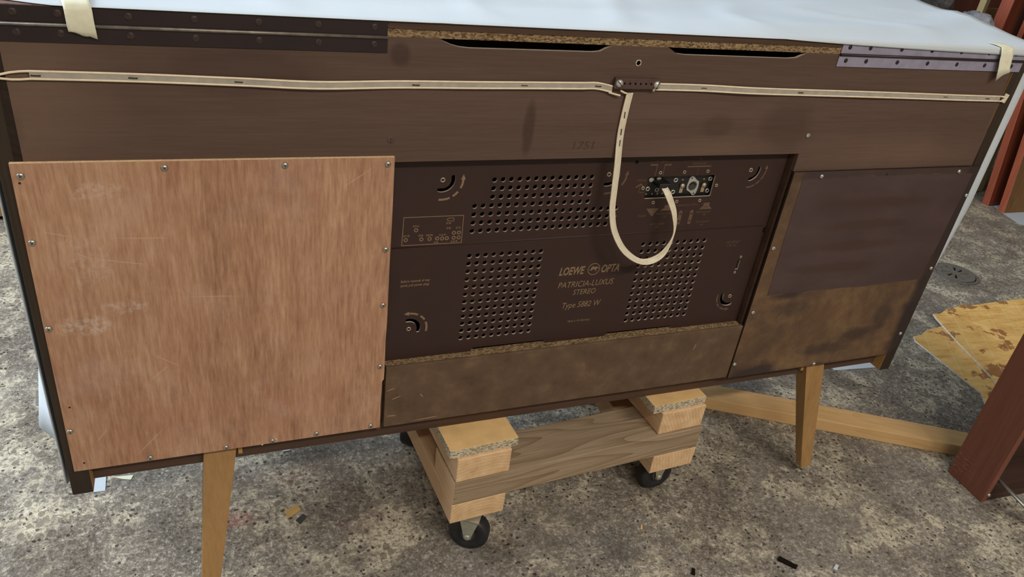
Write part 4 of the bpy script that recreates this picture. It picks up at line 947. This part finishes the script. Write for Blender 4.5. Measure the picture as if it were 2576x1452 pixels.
plank('wood_board', 'added dark panel behind all the red boards, standing in for shade', (3.35, 1.85, 0.001), 1.2, 0.030, 1.9, 0.04, 0.0, [M['mahog'], M['mahog']])  # added panel, gives the shaded gap behind the boards its dark colour
# tan crate with an open frame
cr = thing('wooden_crate', 'tan board crate behind the cabinet carrying the grey cloths', 'crate', (2.30, 1.20, 0.0))
box('crate_body', 0.0, 0.72, 0.0, 0.34, 0.0, 0.60, M['kraft'], cr, 0.003)
fr = thing('drying_rack', 'tan wooden rack standing between the two upright red boards', 'rack', (3.215, 1.50, 0.0))
box('rack_post', 0.0, 0.022, 0.0, 0.03, 0.0, 1.3, M['palebatten'], fr, 0.001)
box('rack_post', 0.20, 0.222, 0.0, 0.03, 0.0, 1.3, M['palebatten'], fr, 0.001)
box('rack_panel', 0.022, 0.20, 0.006, 0.024, 0.40, 0.700, M['kraft'], fr, 0.001)
def cloth(name, label, c, r, mat, seed, group='cloths on the crate'):
    bm = bmesh.new(); bmesh.ops.create_icosphere(bm, subdivisions=5, radius=1.0)
    for v in bm.verts:
        p = v.co.copy(); q = p*1.6+Vector((seed*3.1, seed, 0))
        f = 1+0.26*noise.noise(q)+0.22*(1-abs(2*noise.noise(q*1.9+Vector((p.z*2, 0, 0)))))-0.14
        v.co = Vector((p.x*r[0]*f, p.y*r[1]*f, max(-0.55, p.z)*r[2]*f))
    zmin = min(v.co.z for v in bm.verts)
    for v in bm.verts: v.co.z -= zmin
    o = obj(name, bm, mat, None, True, loc=c); tag(o, label, 'cloth', group); return o
zc = 0.6005
cloth('folded_cloth', 'pale grey folded cloth at the right end of the cloth heap', (2.93, 1.29, zc), (0.075, 0.080, 0.068), M['cloth_grey'], 1)
cloth('folded_cloth', 'dark grey cloth in the middle of the cloth heap', (2.735, 1.34, zc), (0.080, 0.10, 0.110), M['cloth_dark'], 2)
cloth('folded_cloth', 'speckled blue grey knit cloth at the left of the cloth heap', (2.53, 1.34, zc), (0.080, 0.10, 0.120), M['cloth_knit'], 3)
# furniture at far left
tf = thing('side_cupboard', 'tan wooden cupboard on a dark plinth behind the left end', 'cupboard', (-1.30, 1.345, 0.0))
box('cupboard_body', 0, 1.15, 0.0, 0.40, 0.012, 0.80, M['tanfurn'], tf, 0.002)
box('plinth', 0.02, 1.13, 0.012, 0.38, 0.0, 0.012, M['void'], tf, 0.0)
